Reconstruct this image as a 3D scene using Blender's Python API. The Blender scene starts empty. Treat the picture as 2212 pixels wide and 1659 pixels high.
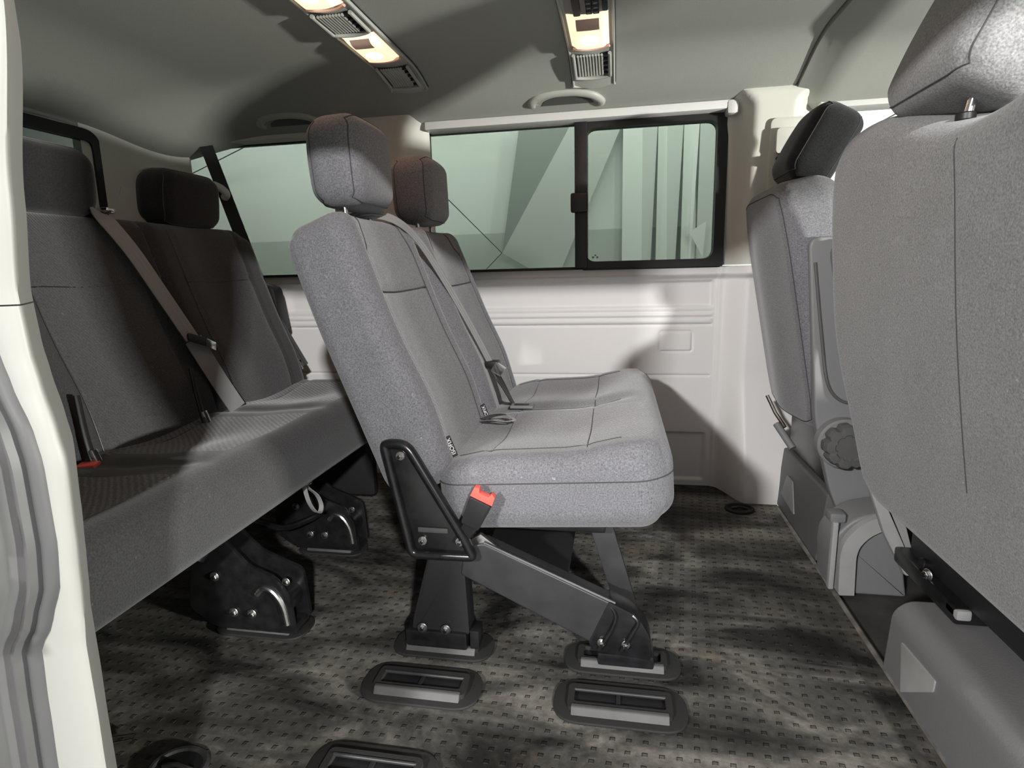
import bpy, bmesh, math, random
from mathutils import Vector, Matrix
random.seed(7)
SC = bpy.context.scene
COL = SC.collection
# ------------------------------------------------------------------ camera, world, lights, exposure
cam_d = bpy.data.cameras.new('camera'); cam_d.sensor_width = 36.0; cam_d.lens = 1250.0/2212*36
cam_d.clip_start = 0.02
cam = bpy.data.objects.new('camera', cam_d); COL.objects.link(cam)
R_ = Vector((0.98391593, 0.17677242, -0.02570903)); U_ = Vector((-0.00924875, 0.19414088, 0.98093006)); F_ = Vector((-0.17839255, 0.96491493, -0.19265323))
m = Matrix(((R_.x, U_.x, -F_.x), (R_.y, U_.y, -F_.y), (R_.z, U_.z, -F_.z)))
cam.matrix_world = Matrix.Translation((0, 0, 0.80)) @ m.to_4x4()
SC.camera = cam
SC.view_settings.view_transform = 'Standard'; SC.view_settings.look = 'None'; SC.view_settings.gamma = 1
SC.view_settings.use_curve_mapping = False; SC.view_settings.exposure = 0.15
W = bpy.data.worlds.new('world'); SC.world = W; W.use_nodes = True
bg = W.node_tree.nodes['Background']; bg.inputs[0].default_value = (0.93, 0.96, 1, 1); bg.inputs[1].default_value = 0.17

def area(name, loc, target, sx, sy, power, color=(1, 1, 1), spread=180):
    d = bpy.data.lights.new(name, 'AREA'); d.shape = 'RECTANGLE'; d.size = sx; d.size_y = sy; d.energy = power; d.color = color
    d.spread = math.radians(spread)
    o = bpy.data.objects.new(name, d); COL.objects.link(o); o.location = loc
    o.rotation_euler = (Vector(target)-Vector(loc)).to_track_quat('-Z', 'Y').to_euler(); return o
area('garage_lamp', (1.70, -3.6, 2.58), (-0.3, 1.3, 0.6), 0.20, 0.12, 290, (1, 0.985, 0.97))
area('garage_lamp_side', (-1.9, -3.2, 2.30), (0.3, 1.5, 0.5), 0.34, 0.18, 210, (1, 0.985, 0.97))
area('added_front_light', (3.4, -0.60, 0.66), (-0.7, 1.5, 1.3), 0.16, 0.10, 215, (1, 1, 0.93))  # added light ahead of the windscreen, real source unknown; makes the ceiling bands
area('added_hall_light', (-1.2, 5.6, 3.0), (-1.2, 7.0, 1.3), 9.0, 0.5, 235, (1, 1, 1))  # unseen strip light added to brighten the hall wall

# ------------------------------------------------------------------ materials
def nmat(name):
    M = bpy.data.materials.new(name); M.use_nodes = True
    nt = M.node_tree; b = nt.nodes['Principled BSDF']; return M, nt, b
def mat(name, col, rough=0.5, metal=0.0, bump=0.0, bscale=200.0, var=0.0, vscale=8.0, spec=0.5, coat=0.0):
    M, nt, b = nmat(name); N, L = nt.nodes, nt.links
    b.inputs['Base Color'].default_value = (*col, 1); b.inputs['Roughness'].default_value = rough; b.inputs['Metallic'].default_value = metal
    b.inputs['Specular IOR Level'].default_value = spec; b.inputs['Coat Weight'].default_value = coat
    tc = N.new('ShaderNodeTexCoord')
    if var > 0:
        n = N.new('ShaderNodeTexNoise'); n.inputs['Scale'].default_value = vscale; n.inputs['Detail'].default_value = 5
        L.new(tc.outputs['Object'], n.inputs['Vector'])
        r = N.new('ShaderNodeMapRange'); r.inputs[1].default_value = 0.3; r.inputs[2].default_value = 0.7; r.inputs[3].default_value = 1-var; r.inputs[4].default_value = 1+var
        L.new(n.outputs['Fac'], r.inputs[0])
        mx = N.new('ShaderNodeVectorMath'); mx.operation = 'SCALE'; mx.inputs[0].default_value = col; L.new(r.outputs[0], mx.inputs['Scale'])
        L.new(mx.outputs[0], b.inputs['Base Color'])
    if bump > 0:
        n = N.new('ShaderNodeTexNoise'); n.inputs['Scale'].default_value = bscale; n.inputs['Detail'].default_value = 3
        L.new(tc.outputs['Object'], n.inputs['Vector'])
        bp = N.new('ShaderNodeBump'); bp.inputs['Strength'].default_value = bump; bp.inputs['Distance'].default_value = 0.002
        L.new(n.outputs['Fac'], bp.inputs['Height']); L.new(bp.outputs[0], b.inputs['Normal'])
    return M
def fabric(name, col, weave=0.0, wscale=70.0):
    M, nt, b = nmat(name); N, L = nt.nodes, nt.links
    b.inputs['Roughness'].default_value = 0.92; b.inputs['Specular IOR Level'].default_value = 0.2
    b.inputs['Sheen Weight'].default_value = 0.25; b.inputs['Sheen Roughness'].default_value = 0.5
    tc = N.new('ShaderNodeTexCoord')
    n1 = N.new('ShaderNodeTexNoise'); n1.inputs['Scale'].default_value = 330; n1.inputs['Detail'].default_value = 4
    n2 = N.new('ShaderNodeTexNoise'); n2.inputs['Scale'].default_value = 9; n2.inputs['Detail'].default_value = 4
    n3 = N.new('ShaderNodeTexNoise'); n3.inputs['Scale'].default_value = 130; n3.inputs['Detail'].default_value = 1
    for n in (n1, n2, n3): L.new(tc.outputs['Object'], n.inputs['Vector'])
    def mr(src, a, c, lo=0.25, hi=0.75):
        r = N.new('ShaderNodeMapRange'); r.inputs[1].default_value = lo; r.inputs[2].default_value = hi; r.inputs[3].default_value = a; r.inputs[4].default_value = c
        L.new(src, r.inputs[0]); return r.outputs[0]
    def mul(a, c):
        q = N.new('ShaderNodeMath'); q.operation = 'MULTIPLY'; L.new(a, q.inputs[0]); L.new(c, q.inputs[1]); return q.outputs[0]
    v = mul(mr(n1.outputs['Fac'], 0.55, 1.45), mr(n2.outputs['Fac'], 0.93, 1.07))
    # pale lint flecks
    lint = mr(n3.outputs['Fac'], 0.0, 0.8, 0.74, 0.80)
    h = n1.outputs['Fac']
    if weave > 0:
        wv = N.new('ShaderNodeTexWave'); wv.wave_type = 'BANDS'; wv.bands_direction = 'DIAGONAL'; wv.inputs['Scale'].default_value = wscale
        wv.inputs['Distortion'].default_value = 2.0; wv.inputs['Detail'].default_value = 1; wv.inputs['Detail Scale'].default_value = 2
        L.new(tc.outputs['Object'], wv.inputs['Vector'])
        v = mul(v, mr(wv.outputs['Fac'], 1-weave, 1+weave, 0, 1)); 
        ad = N.new('ShaderNodeMath'); ad.operation = 'ADD'; L.new(n1.outputs['Fac'], ad.inputs[0]); L.new(wv.outputs['Fac'], ad.inputs[1]); h = ad.outputs[0]
    ad = N.new('ShaderNodeMath'); ad.operation = 'ADD'; L.new(v, ad.inputs[0]); L.new(lint, ad.inputs[1])
    s = N.new('ShaderNodeVectorMath'); s.operation = 'SCALE'; s.inputs[0].default_value = col; L.new(ad.outputs[0], s.inputs['Scale'])
    L.new(s.outputs[0], b.inputs['Base Color'])
    bp = N.new('ShaderNodeBump'); bp.inputs['Strength'].default_value = 0.5; bp.inputs['Distance'].default_value = 0.0012
    L.new(h, bp.inputs['Height']); L.new(bp.outputs[0], b.inputs['Normal'])
    return M
def glass(name, tint, gloss=0.06):
    M = bpy.data.materials.new(name); M.use_nodes = True; nt = M.node_tree; N, L = nt.nodes, nt.links
    N.remove(N['Principled BSDF']); out = N['Material Output']
    t = N.new('ShaderNodeBsdfTransparent'); t.inputs[0].default_value = (*tint, 1)
    g = N.new('ShaderNodeBsdfGlossy'); g.inputs['Roughness'].default_value = 0.03
    lw = N.new('ShaderNodeFresnel'); lw.inputs[0].default_value = 1.10
    mx = N.new('ShaderNodeMixShader'); L.new(lw.outputs[0], mx.inputs[0]); L.new(t.outputs[0], mx.inputs[1]); L.new(g.outputs[0], mx.inputs[2])
    L.new(mx.outputs[0], out.inputs[0]); return M
def floor_mat(name):
    M, nt, b = nmat(name); N, L = nt.nodes, nt.links
    tc = N.new('ShaderNodeTexCoord'); sp = N.new('ShaderNodeSeparateXYZ'); L.new(tc.outputs['Object'], sp.inputs[0])
    def math_(op, a, c=None, d=None):
        q = N.new('ShaderNodeMath'); q.operation = op
        for i, v in enumerate((a, c, d)):
            if v is None: continue
            if isinstance(v, (int, float)): q.inputs[i].default_value = v
            else: L.new(v, q.inputs[i])
        return q.outputs[0]
    def cell(v, pitch, half, soft):
        f = math_('FRACT', math_('DIVIDE', v, pitch)); d = math_('ABSOLUTE', math_('SUBTRACT', f, 0.5))
        r = N.new('ShaderNodeMapRange'); r.inputs[1].default_value = half; r.inputs[2].default_value = half+soft; r.inputs[3].default_value = 1; r.inputs[4].default_value = 0
        L.new(d, r.inputs[0]); return r.outputs[0]
    xs = math_('ADD', sp.outputs[0], math_('MULTIPLY', sp.outputs[1], -0.11))
    stud = math_('MULTIPLY', cell(xs, 0.0282, 0.125, 0.05), cell(sp.outputs[1], 0.0262, 0.115, 0.06))
    def noise(scale, det=6, rough=0.55, dist=0.0, vec=None):
        n = N.new('ShaderNodeTexNoise'); n.inputs['Scale'].default_value = scale; n.inputs['Detail'].default_value = det
        n.inputs['Roughness'].default_value = rough; n.inputs['Distortion'].default_value = dist
        L.new(vec or tc.outputs['Object'], n.inputs['Vector']); return n.outputs['Fac']
    mp = N.new('ShaderNodeMapping'); mp.inputs['Rotation'].default_value = (0, 0, 0.5); mp.inputs['Scale'].default_value = (1, 2.4, 1); L.new(tc.outputs['Object'], mp.inputs[0])
    big = noise(3.4, 7, 0.6, 0.6, mp.outputs[0])
    cr = N.new('ShaderNodeValToRGB'); L.new(big, cr.inputs[0])
    e = cr.color_ramp.elements; e[0].position = 0.36; e[0].color = (0.012, 0.012, 0.011, 1); e[1].position = 0.66; e[1].color = (0.20, 0.19, 0.166, 1)
    k = e.new(0.5); k.color = (0.072, 0.069, 0.061, 1)
    # brownish dirt
    db = noise(5.0, 5, 0.6, 0.3); r = N.new('ShaderNodeMapRange'); r.inputs[1].default_value = 0.58; r.inputs[2].default_value = 0.75; L.new(db, r.inputs[0])
    mx = N.new('ShaderNodeMix'); mx.data_type = 'RGBA'; L.new(math_('MULTIPLY', r.outputs[0], 0.55), mx.inputs['Factor']); L.new(cr.outputs[0], mx.inputs[6]); mx.inputs[7].default_value = (0.17, 0.13, 0.085, 1)
    fine = noise(60, 6, 0.7); r2 = N.new('ShaderNodeMapRange'); r2.inputs[1].default_value = 0.3; r2.inputs[2].default_value = 0.7; r2.inputs[3].default_value = 0.65; r2.inputs[4].default_value = 1.4; L.new(fine, r2.inputs[0])
    sd = math_('SUBTRACT', 1.0, math_('MULTIPLY', stud, 0.40))
    s = N.new('ShaderNodeVectorMath'); s.operation = 'SCALE'; L.new(mx.outputs[2], s.inputs[0]); L.new(math_('MULTIPLY', r2.outputs[0], sd), s.inputs['Scale'])
    L.new(s.outputs[0], b.inputs['Base Color'])
    b.inputs['Roughness'].default_value = 0.62; b.inputs['Specular IOR Level'].default_value = 0.35
    h = math_('ADD', stud, math_('MULTIPLY', fine, 0.12))
    bp = N.new('ShaderNodeBump'); bp.inputs['Strength'].default_value = 1.0; bp.inputs['Distance'].default_value = 0.0055
    L.new(h, bp.inputs['Height']); L.new(bp.outputs[0], b.inputs['Normal'])
    return M
FAB = fabric('seat_fabric', (0.165, 0.165, 0.178)); INS = fabric('insert_fabric', (0.16, 0.16, 0.168), 0.10, 90)
FABD = fabric('bench_shade_fabric', (0.034, 0.034, 0.036)); INSD = fabric('bench_shade_insert', (0.11, 0.11, 0.112), 0.35, 42)  # bench cloth and insert darkened in colour to carry the shade at the rear
FABF = fabric('front_fabric', (0.235, 0.235, 0.238)); FABH = fabric('headrest_shade_fabric', (0.018, 0.018, 0.020))  # headrest cloth near black: shade put into its colour
SEAM = mat('seam_thread', (0.06, 0.06, 0.063), 0.9)
HEAD = mat('headliner', (0.40, 0.41, 0.375), 0.95, bump=0.25, bscale=500, spec=0.1)
PANEL = mat('door_panel_plastic', (0.70, 0.69, 0.68), 0.5, bump=0.12, bscale=500)
TRIM = mat('pillar_trim_plastic', (0.66, 0.655, 0.60), 0.55, bump=0.12, bscale=500)
TRIMW = mat('pale_trim_plastic', (0.25, 0.25, 0.232), 0.5)
BLK = mat('black_metal', (0.010, 0.010, 0.011), 0.28, spec=0.6, var=0.4, vscale=40)
BLKM = mat('black_paint_matt', (0.016, 0.016, 0.017), 0.5, bump=0.1, bscale=300)
BLKP = mat('black_plastic', (0.012, 0.012, 0.013), 0.45)
BEAMG = mat('dark_grey_metal', (0.030, 0.030, 0.031), 0.42, var=0.2, vscale=20)
RUB = mat('rubber', (0.016, 0.016, 0.0155), 0.7, bump=0.2, bscale=150)
LIP = mat('grey_rubber_edge', (0.07, 0.07, 0.069), 0.6, var=0.15, vscale=30)
CHR = mat('chrome', (0.75, 0.75, 0.75), 0.18, 1.0)
STEEL = mat('zinc_steel', (0.5, 0.5, 0.49), 0.35, 1.0, var=0.2, vscale=90)
RED = mat('red_plastic', (0.86, 0.13, 0.10), 0.4)
PLG = mat('grey_seat_plastic', (0.20, 0.20, 0.205), 0.5, bump=0.15, bscale=350)
PLL = mat('light_grey_plastic', (0.36, 0.36, 0.355), 0.5, var=0.08, vscale=14)
PLD = mat('dark_grey_plastic', (0.095, 0.095, 0.095), 0.55, bump=0.1, bscale=300)
WEB = mat('belt_webbing', (0.020, 0.020, 0.021), 0.6, bump=0.3, bscale=500)
WEBG = mat('grey_belt_webbing', (0.27, 0.27, 0.268), 0.55, bump=0.3, bscale=500)
CONS = mat('console_plastic', (0.46, 0.47, 0.43), 0.45)
SEAL = mat('door_seal_rubber', (0.06, 0.06, 0.062), 0.55)
BODY = mat('body_paint', (0.085, 0.085, 0.085), 0.45, var=0.12, vscale=6)
JAMB = mat('dark_door_jamb', (0.035, 0.035, 0.042), 0.5, var=0.35, vscale=9)
GTINT = glass('tinted_glass', (0.425, 0.46, 0.425)); GCLR = glass('clear_glass', (0.93, 0.96, 0.94))
BACK = mat('hall_wall_paint', (0.80, 0.83, 0.80), 0.9); DADO = mat('hall_wall_base', (0.55, 0.59, 0.55), 0.9)
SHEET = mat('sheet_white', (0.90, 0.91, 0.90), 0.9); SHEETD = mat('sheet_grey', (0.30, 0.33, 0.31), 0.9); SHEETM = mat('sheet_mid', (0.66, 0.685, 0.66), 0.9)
ROPE = mat('rope', (0.06, 0.06, 0.05), 0.9)
GRD = mat('hall_floor', (0.35, 0.35, 0.34), 0.8, var=0.2, vscale=2)
FLOOR = floor_mat('studded_rubber_mat')
def emis(name, col, st):
    M, nt, b = nmat(name); b.inputs['Base Color'].default_value = (0.9, 0.8, 0.7, 1)
    b.inputs['Emission Color'].default_value = (*col, 1); b.inputs['Emission Strength'].default_value = st; b.inputs['Roughness'].default_value = 0.3
    return M
BULB = emis('lit_diffuser', (1.0, 0.70, 0.46), 1.10); BULBC = emis('lit_bulb_glow', (1.0, 0.85, 0.66), 2.2)
LENSF = mat('lens_frame_amber', (0.62, 0.42, 0.34), 0.35)
WHITE = mat('white_print', (0.85, 0.85, 0.85), 0.6)

# ------------------------------------------------------------------ mesh helpers (world coordinates, root-relative on build)
class MB:
    def __init__(s): s.v = []; s.f = []; s.m = []; s.mats = []
    def mi(s, M):
        if M not in s.mats: s.mats.append(M)
        return s.mats.index(M)
    def add(s, V, Fs, M, ms=None):
        o = len(s.v); s.v += [tuple(p) for p in V]
        for i, f in enumerate(Fs):
            s.f.append(tuple(a+o for a in f)); s.m.append(s.mi(ms[i] if ms else M))
        return s
    def box(s, lo, hi, M, bev=0.0, rot=None, seg=2):
        lo = Vector(lo); hi = Vector(hi); c = (lo+hi)/2; d = hi-lo
        bm = bmesh.new(); bmesh.ops.create_cube(bm, size=1)
        for v in bm.verts: v.co = Vector((v.co.x*d.x, v.co.y*d.y, v.co.z*d.z))
        if bev > 0: bmesh.ops.bevel(bm, geom=bm.edges[:], offset=min(bev, min(d)*0.49), segments=seg, affect='EDGES', profile=0.6)
        if rot is not None:
            for v in bm.verts: v.co = rot @ v.co
        for v in bm.verts: v.co += c
        s.bm(bm, M); return s
    def bm(s, bm, M):
        bm.verts.index_update(); s.add([v.co[:] for v in bm.verts], [[v.index for v in f.verts] for f in bm.faces], M); bm.free(); return s
    def prism(s, pts, F, d0, d1, M, bev=0.0, seg=2):
        """pts 2-D outline mapped by F(a,b,d); extruded d0..d1, bevelled"""
        bm = bmesh.new(); n = len(pts)
        A = [bm.verts.new(F(p[0], p[1], d0)) for p in pts]; B = [bm.verts.new(F(p[0], p[1], d1)) for p in pts]
        bm.faces.new(A); bm.faces.new(B[::-1])
        for i in range(n): bm.faces.new((A[i], B[i], B[(i+1) % n], A[(i+1) % n]))
        bmesh.ops.recalc_face_normals(bm, faces=bm.faces[:])
        if bev > 0:
            ed = [e for e in bm.edges if all(len(f.verts) != 4 or n == 4 for f in e.link_faces) or any(len(f.verts) == n and n != 4 for f in e.link_faces)] if n != 4 else bm.edges[:]
            bmesh.ops.bevel(bm, geom=ed, offset=bev, segments=seg, affect='EDGES', profile=0.6)
        s.bm(bm, M); return s
    def tube(s, pts, r, M, n=10, closed=False, cap=True, flat=1.0):
        P = [Vector(p) for p in pts]; k = len(P); V = []; Fs = []
        up = Vector((0.13, 0.21, 0.97)); prev = None
        for i, p in enumerate(P):
            if closed: t = (P[(i+1) % k]-P[i-1]).normalized()
            else: t = (P[min(i+1, k-1)]-P[max(i-1, 0)]).normalized()
            if prev is None:
                a = t.cross(up); a = a.normalized() if a.length > 1e-3 else t.orthogonal().normalized()
            else:
                a = (prev-t*prev.dot(t)).normalized()
            prev = a; b2 = t.cross(a); rr = r(i/(k-1)) if callable(r) else r
            for j in range(n):
                an = 2*math.pi*j/n; V.append(p+(a*math.cos(an)+b2*math.sin(an)*flat)*rr)
        R = k if closed else k-1
        for i in range(R):
            for j in range(n):
                Fs.append((i*n+j, i*n+(j+1) % n, ((i+1) % k)*n+(j+1) % n, ((i+1) % k)*n+j))
        if cap and not closed: Fs.append(tuple(range(n))[::-1]); Fs.append(tuple((k-1)*n+j for j in range(n)))
        s.add(V, Fs, M); return s
    def ribbon(s, pts, nrm, w, t, M, ridges=0):
        """belt webbing: pts centre line, nrm normals, width w, thickness t"""
        P = [Vector(p) for p in pts]; k = len(P); V = []; Fs = []
        prof = []; q = 12 if ridges else 1
        for j in range(q+1):
            a = -0.5+j/q; h = 1+(0.9*(0.5+0.5*math.cos(2*math.pi*ridges*(a+0.5)))*(-1) if ridges else 0)
            prof.append((a, 0.5*h if ridges else 0.5))
        prof += [(0.5, -0.5), (-0.5, -0.5)]; n = len(prof)
        for i, p in enumerate(P):
            tt = (P[min(i+1, k-1)]-P[max(i-1, 0)]).normalized(); nn = Vector(nrm[i] if isinstance(nrm, list) else nrm); nn = (nn-tt*nn.dot(tt)).normalized(); b2 = tt.cross(nn)
            for a, h in prof: V.append(p+b2*a*w+nn*h*t)
        for i in range(k-1):
            for j in range(n): Fs.append((i*n+j, i*n+(j+1) % n, (i+1)*n+(j+1) % n, (i+1)*n+j))
        Fs.append(tuple(range(n))[::-1]); Fs.append(tuple((k-1)*n+j for j in range(n)))
        s.add(V, Fs, M); return s
    def cyl(s, a, b, r, M, n=20, bev=0.0, r2=None):
        a = Vector(a); b = Vector(b); L_ = (b-a).length; r2 = r if r2 is None else r2
        if bev > 0: prof = [(0, r-bev), (bev, r), (L_-bev, r2), (L_, r2-bev)]
        else: prof = [(0, r), (L_, r2)]
        t = (b-a).normalized(); u = t.orthogonal().normalized(); w = t.cross(u); V = []; Fs = []
        for h, rr in prof:
            for j in range(n): an = 2*math.pi*j/n; V.append(a+t*h+(u*math.cos(an)+w*math.sin(an))*rr)
        for i in range(len(prof)-1):
            for j in range(n): Fs.append((i*n+j, i*n+(j+1) % n, (i+1)*n+(j+1) % n, (i+1)*n+j))
        Fs.append(tuple(range(n))[::-1]); Fs.append(tuple((len(prof)-1)*n+j for j in range(n)))
        s.add(V, Fs, M); return s
    def grid(s, fn, nu, nv, M, u0=0, u1=1, v0=0, v1=1, mf=None):
        V = [fn(u0+(u1-u0)*i/nu, v0+(v1-v0)*j/nv) for j in range(nv+1) for i in range(nu+1)]
        Fs = [(j*(nu+1)+i, j*(nu+1)+i+1, (j+1)*(nu+1)+i+1, (j+1)*(nu+1)+i) for j in range(nv) for i in range(nu)]
        s.add(V, Fs, M); return s
    def build(s, name, parent=None, smooth=True, root=None, ang=40, bevel=None):
        me = bpy.data.meshes.new(name); rt = Vector(root) if root is not None else (Vector(parent['_r']) if parent is not None else Vector((0, 0, 0)))
        me.from_pydata([tuple(Vector(p)-rt) for p in s.v], [], s.f)
        for M in s.mats: me.materials.append(M)
        for i, p in enumerate(me.polygons): p.material_index = s.m[i]; p.use_smooth = smooth
        bm = bmesh.new(); bm.from_mesh(me); bmesh.ops.recalc_face_normals(bm, faces=bm.faces[:]); bm.to_mesh(me); bm.free()
        if smooth: me.set_sharp_from_angle(angle=math.radians(ang))
        me.update()
        o = bpy.data.objects.new(name, me); COL.objects.link(o)
        o['_r'] = list(rt)
        if parent is not None: o.parent = parent
        else: o.location = rt
        return o
def thing(name, label, cat, loc, group=None):
    o = bpy.data.objects.new(name, None); COL.objects.link(o); o.location = loc; o['_r'] = list(loc); o.empty_display_size = 0.05
    o['label'] = label; o['category'] = cat
    if group: o['group'] = group
    return o
def tag(o, label, cat, group=None):
    o['label'] = label; o['category'] = cat
    if group: o['group'] = group
    return o
def struct(o): o['kind'] = 'structure'; return o
def lab(o, t): o['label'] = t; return o
def frame(o, w, h, d):
    o = Vector(o); w = Vector(w).normalized(); h = Vector(h).normalized(); d = Vector(d).normalized()
    return lambda a, b, c: o+w*a+h*b+d*c
XZ = lambda y0: (lambda a, b, d: Vector((a, y0+d, b)))
def rpoly(pts, r, n=5):
    """round the corners of a polygon; r scalar or list"""
    out = []; k = len(pts)
    for i in range(k):
        p = Vector(pts[i]); a = Vector(pts[i-1])-p; b = Vector(pts[(i+1) % k])-p; rr = r[i] if isinstance(r, (list, tuple)) else r
        la, lb = a.length, b.length; rr = min(rr, la*0.48, lb*0.48); a.normalize(); b.normalize()
        p0 = p+a*rr; p1 = p+b*rr
        for j in range(n+1):
            t = j/n; out.append(tuple(p0*(1-t)**2+p*2*t*(1-t)+p1*t*t))
    return out
def rrect(w, h, r, n=6, cx=0, cy=0): return rpoly([(cx-w/2, cy-h/2), (cx+w/2, cy-h/2), (cx+w/2, cy+h/2), (cx-w/2, cy+h/2)], r, n)
def inset(pts, d):
    P = [Vector(p) for p in pts]; k = len(P); out = []; area_ = sum(P[i-1].x*P[i].y-P[i].x*P[i-1].y for i in range(k)); sg = 1 if area_ > 0 else -1
    for i in range(k):
        t = P[(i+1) % k]-P[i-1]
        if t.length < 1e-9: t = Vector((1, 0))
        t.normalize(); out.append(tuple(P[i]+Vector((-t.y, t.x))*d*sg))
    return out
def smooth_path(pts, n=8):
    P = [Vector(p) for p in pts]; out = []
    for i in range(len(P)-1):
        p0 = P[max(i-1, 0)]; p1 = P[i]; p2 = P[i+1]; p3 = P[min(i+2, len(P)-1)]
        for j in range(n):
            t = j/n; out.append(0.5*((2*p1)+(p2-p0)*t+(2*p0-5*p1+4*p2-p3)*t*t+(3*p1-p0-3*p2+p3)*t**3))
    out.append(P[-1]); return out

class Slab:
    """soft upholstered slab: width w, height h, thickness T; rounded outline (r) and soft edges (e front, eb back)"""
    def __init__(s, Wd, Hh, T, r, e, F, eb=None, ff=None, bf=None, ws=None, hs=None, nu=60, nv=60):
        s.W, s.H, s.T, s.r, s.e, s.F, s.eb, s.ff, s.bf, s.ws, s.hs, s.nu, s.nv = Wd, Hh, T, r, e, F, eb or e, ff, bf, ws, hs, nu, nv
    def wh(s, u, v):
        hw, hh = s.W/2, s.H/2; m_ = max(abs(u), abs(v))
        if m_ < 1e-6: return 0.0, 0.0
        a, b = u/m_*hw, v/m_*hh; r = s.r; cx = hw-r; cy = hh-r
        if abs(a) > cx and abs(b) > cy:
            # square corner -> round corner (angle equidistribution)
            if abs(u) >= abs(v): t = (abs(b)-cy)/r*0.5
            else: t = 1-(abs(a)-cx)/r*0.5
            an = t*math.pi/2
            ra, rb = cx+r*math.cos(an), cy+r*math.sin(an)
            a2 = math.copysign(ra, a); b2 = math.copysign(rb, b)
        else: a2, b2 = a, b
        k = m_**5; w = (u*hw)*(1-k)+a2*m_*k; h = (v*hh)*(1-k)+b2*m_*k
        return w, h
    def pos(s, u, v, side=1, lift=0.0):
        w, h = s.wh(u, v); du = (1-abs(u))*s.W/2; dv = (1-abs(v))*s.H/2; e = s.e if side > 0 else s.eb
        def q(d):
            x = min(max(d/e, 0), 1); return 1-(1-(1-(1-x)**2)**0.5)
        def rs(d):
            x = min(max(d/e, 0), 1); return (1-(1-x)**2)**0.5
        ku, kv = rs(du), rs(dv); k = ku*kv
        d = side*(s.T/2-e+e*k)
        if side > 0 and s.ff: d += s.ff(w, h)*k
        if side < 0 and s.bf: d -= s.bf(w, h)*k
        d += side*lift
        if s.ws: w *= s.ws(h)
        if s.hs: h += s.hs(w, h)
        return s.F(w, h, d)
    def mesh(s, mb, M, mf=None):
        def samp(n):
            out = []
            for i in range(n+1):
                t = -1+2*i/n; out.append(math.copysign(1-(1-abs(t))**1.7, t))
            return out
        us, vs = samp(s.nu), samp(s.nv); n = s.nu+1; V = []; Fs = []; ms = []
        for side in (1, -1):
            o = len(V)
            for v in vs:
                for u in us: V.append(s.pos(u, v, side))
            for j in range(s.nv):
                for i in range(s.nu):
                    Fs.append((o+j*n+i, o+j*n+i+1, o+(j+1)*n+i+1, o+(j+1)*n+i))
                    uc = (us[i]+us[i+1])/2*s.W/2; vc = (vs[j]+vs[j+1])/2*s.H/2
                    ms.append(mf(uc, vc) if (mf and side > 0) else M)
        o = n*(s.nv+1)
        ring = [i for i in range(n)]+[j*n+n-1 for j in range(1, s.nv+1)]+[s.nv*n+i for i in range(n-2, -1, -1)]+[j*n for j in range(s.nv-1, 0, -1)]
        k = len(ring)
        for i in range(k):
            a, b = ring[i], ring[(i+1) % k]; Fs.append((a, b, b+o, a+o)); ms.append(M)
        mb.add(V, Fs, M, ms); return mb
    def line(s, pts, side=1, lift=0.0006, n=24):
        """surface polyline from (w,h) points"""
        out = []
        for (a, b), (c, d) in zip(pts[:-1], pts[1:]):
            for i in range(n):
                t = i/n; w = a+(c-a)*t; h = b+(d-b)*t; out.append(s.pos(w/(s.W/2), h/(s.H/2), side, lift))
        out.append(s.pos(pts[-1][0]/(s.W/2), pts[-1][1]/(s.H/2), side, lift)); return out
    def rim(s, side=1, ins=0.985, n=60):
        out = []
        for k in range(4):
            for i in range(n):
                t = -1+2*i/n; u, v = [(t, -1), (1, t), (-t, 1), (-1, -t)][k]; out.append(s.pos(u*ins, v*ins, side, 0.0004))
        return out
def _belt(s, c, n=60):
    out = []
    for k in range(4):
        for i in range(n):
            t = -1+2*i/n; u, v = [(t, -1), (1, t), (-t, 1), (-1, -t)][k]; w, h = s.wh(u, v)
            if s.ws: w *= s.ws(h)
            out.append(s.F(w, h, c))
    return out
Slab.belt = _belt
def g(x, s): return math.exp(-(x/s)**2)
def sstep(a, b, x):
    t = min(max((x-a)/(b-a), 0), 1); return t*t*(3-2*t)

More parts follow.
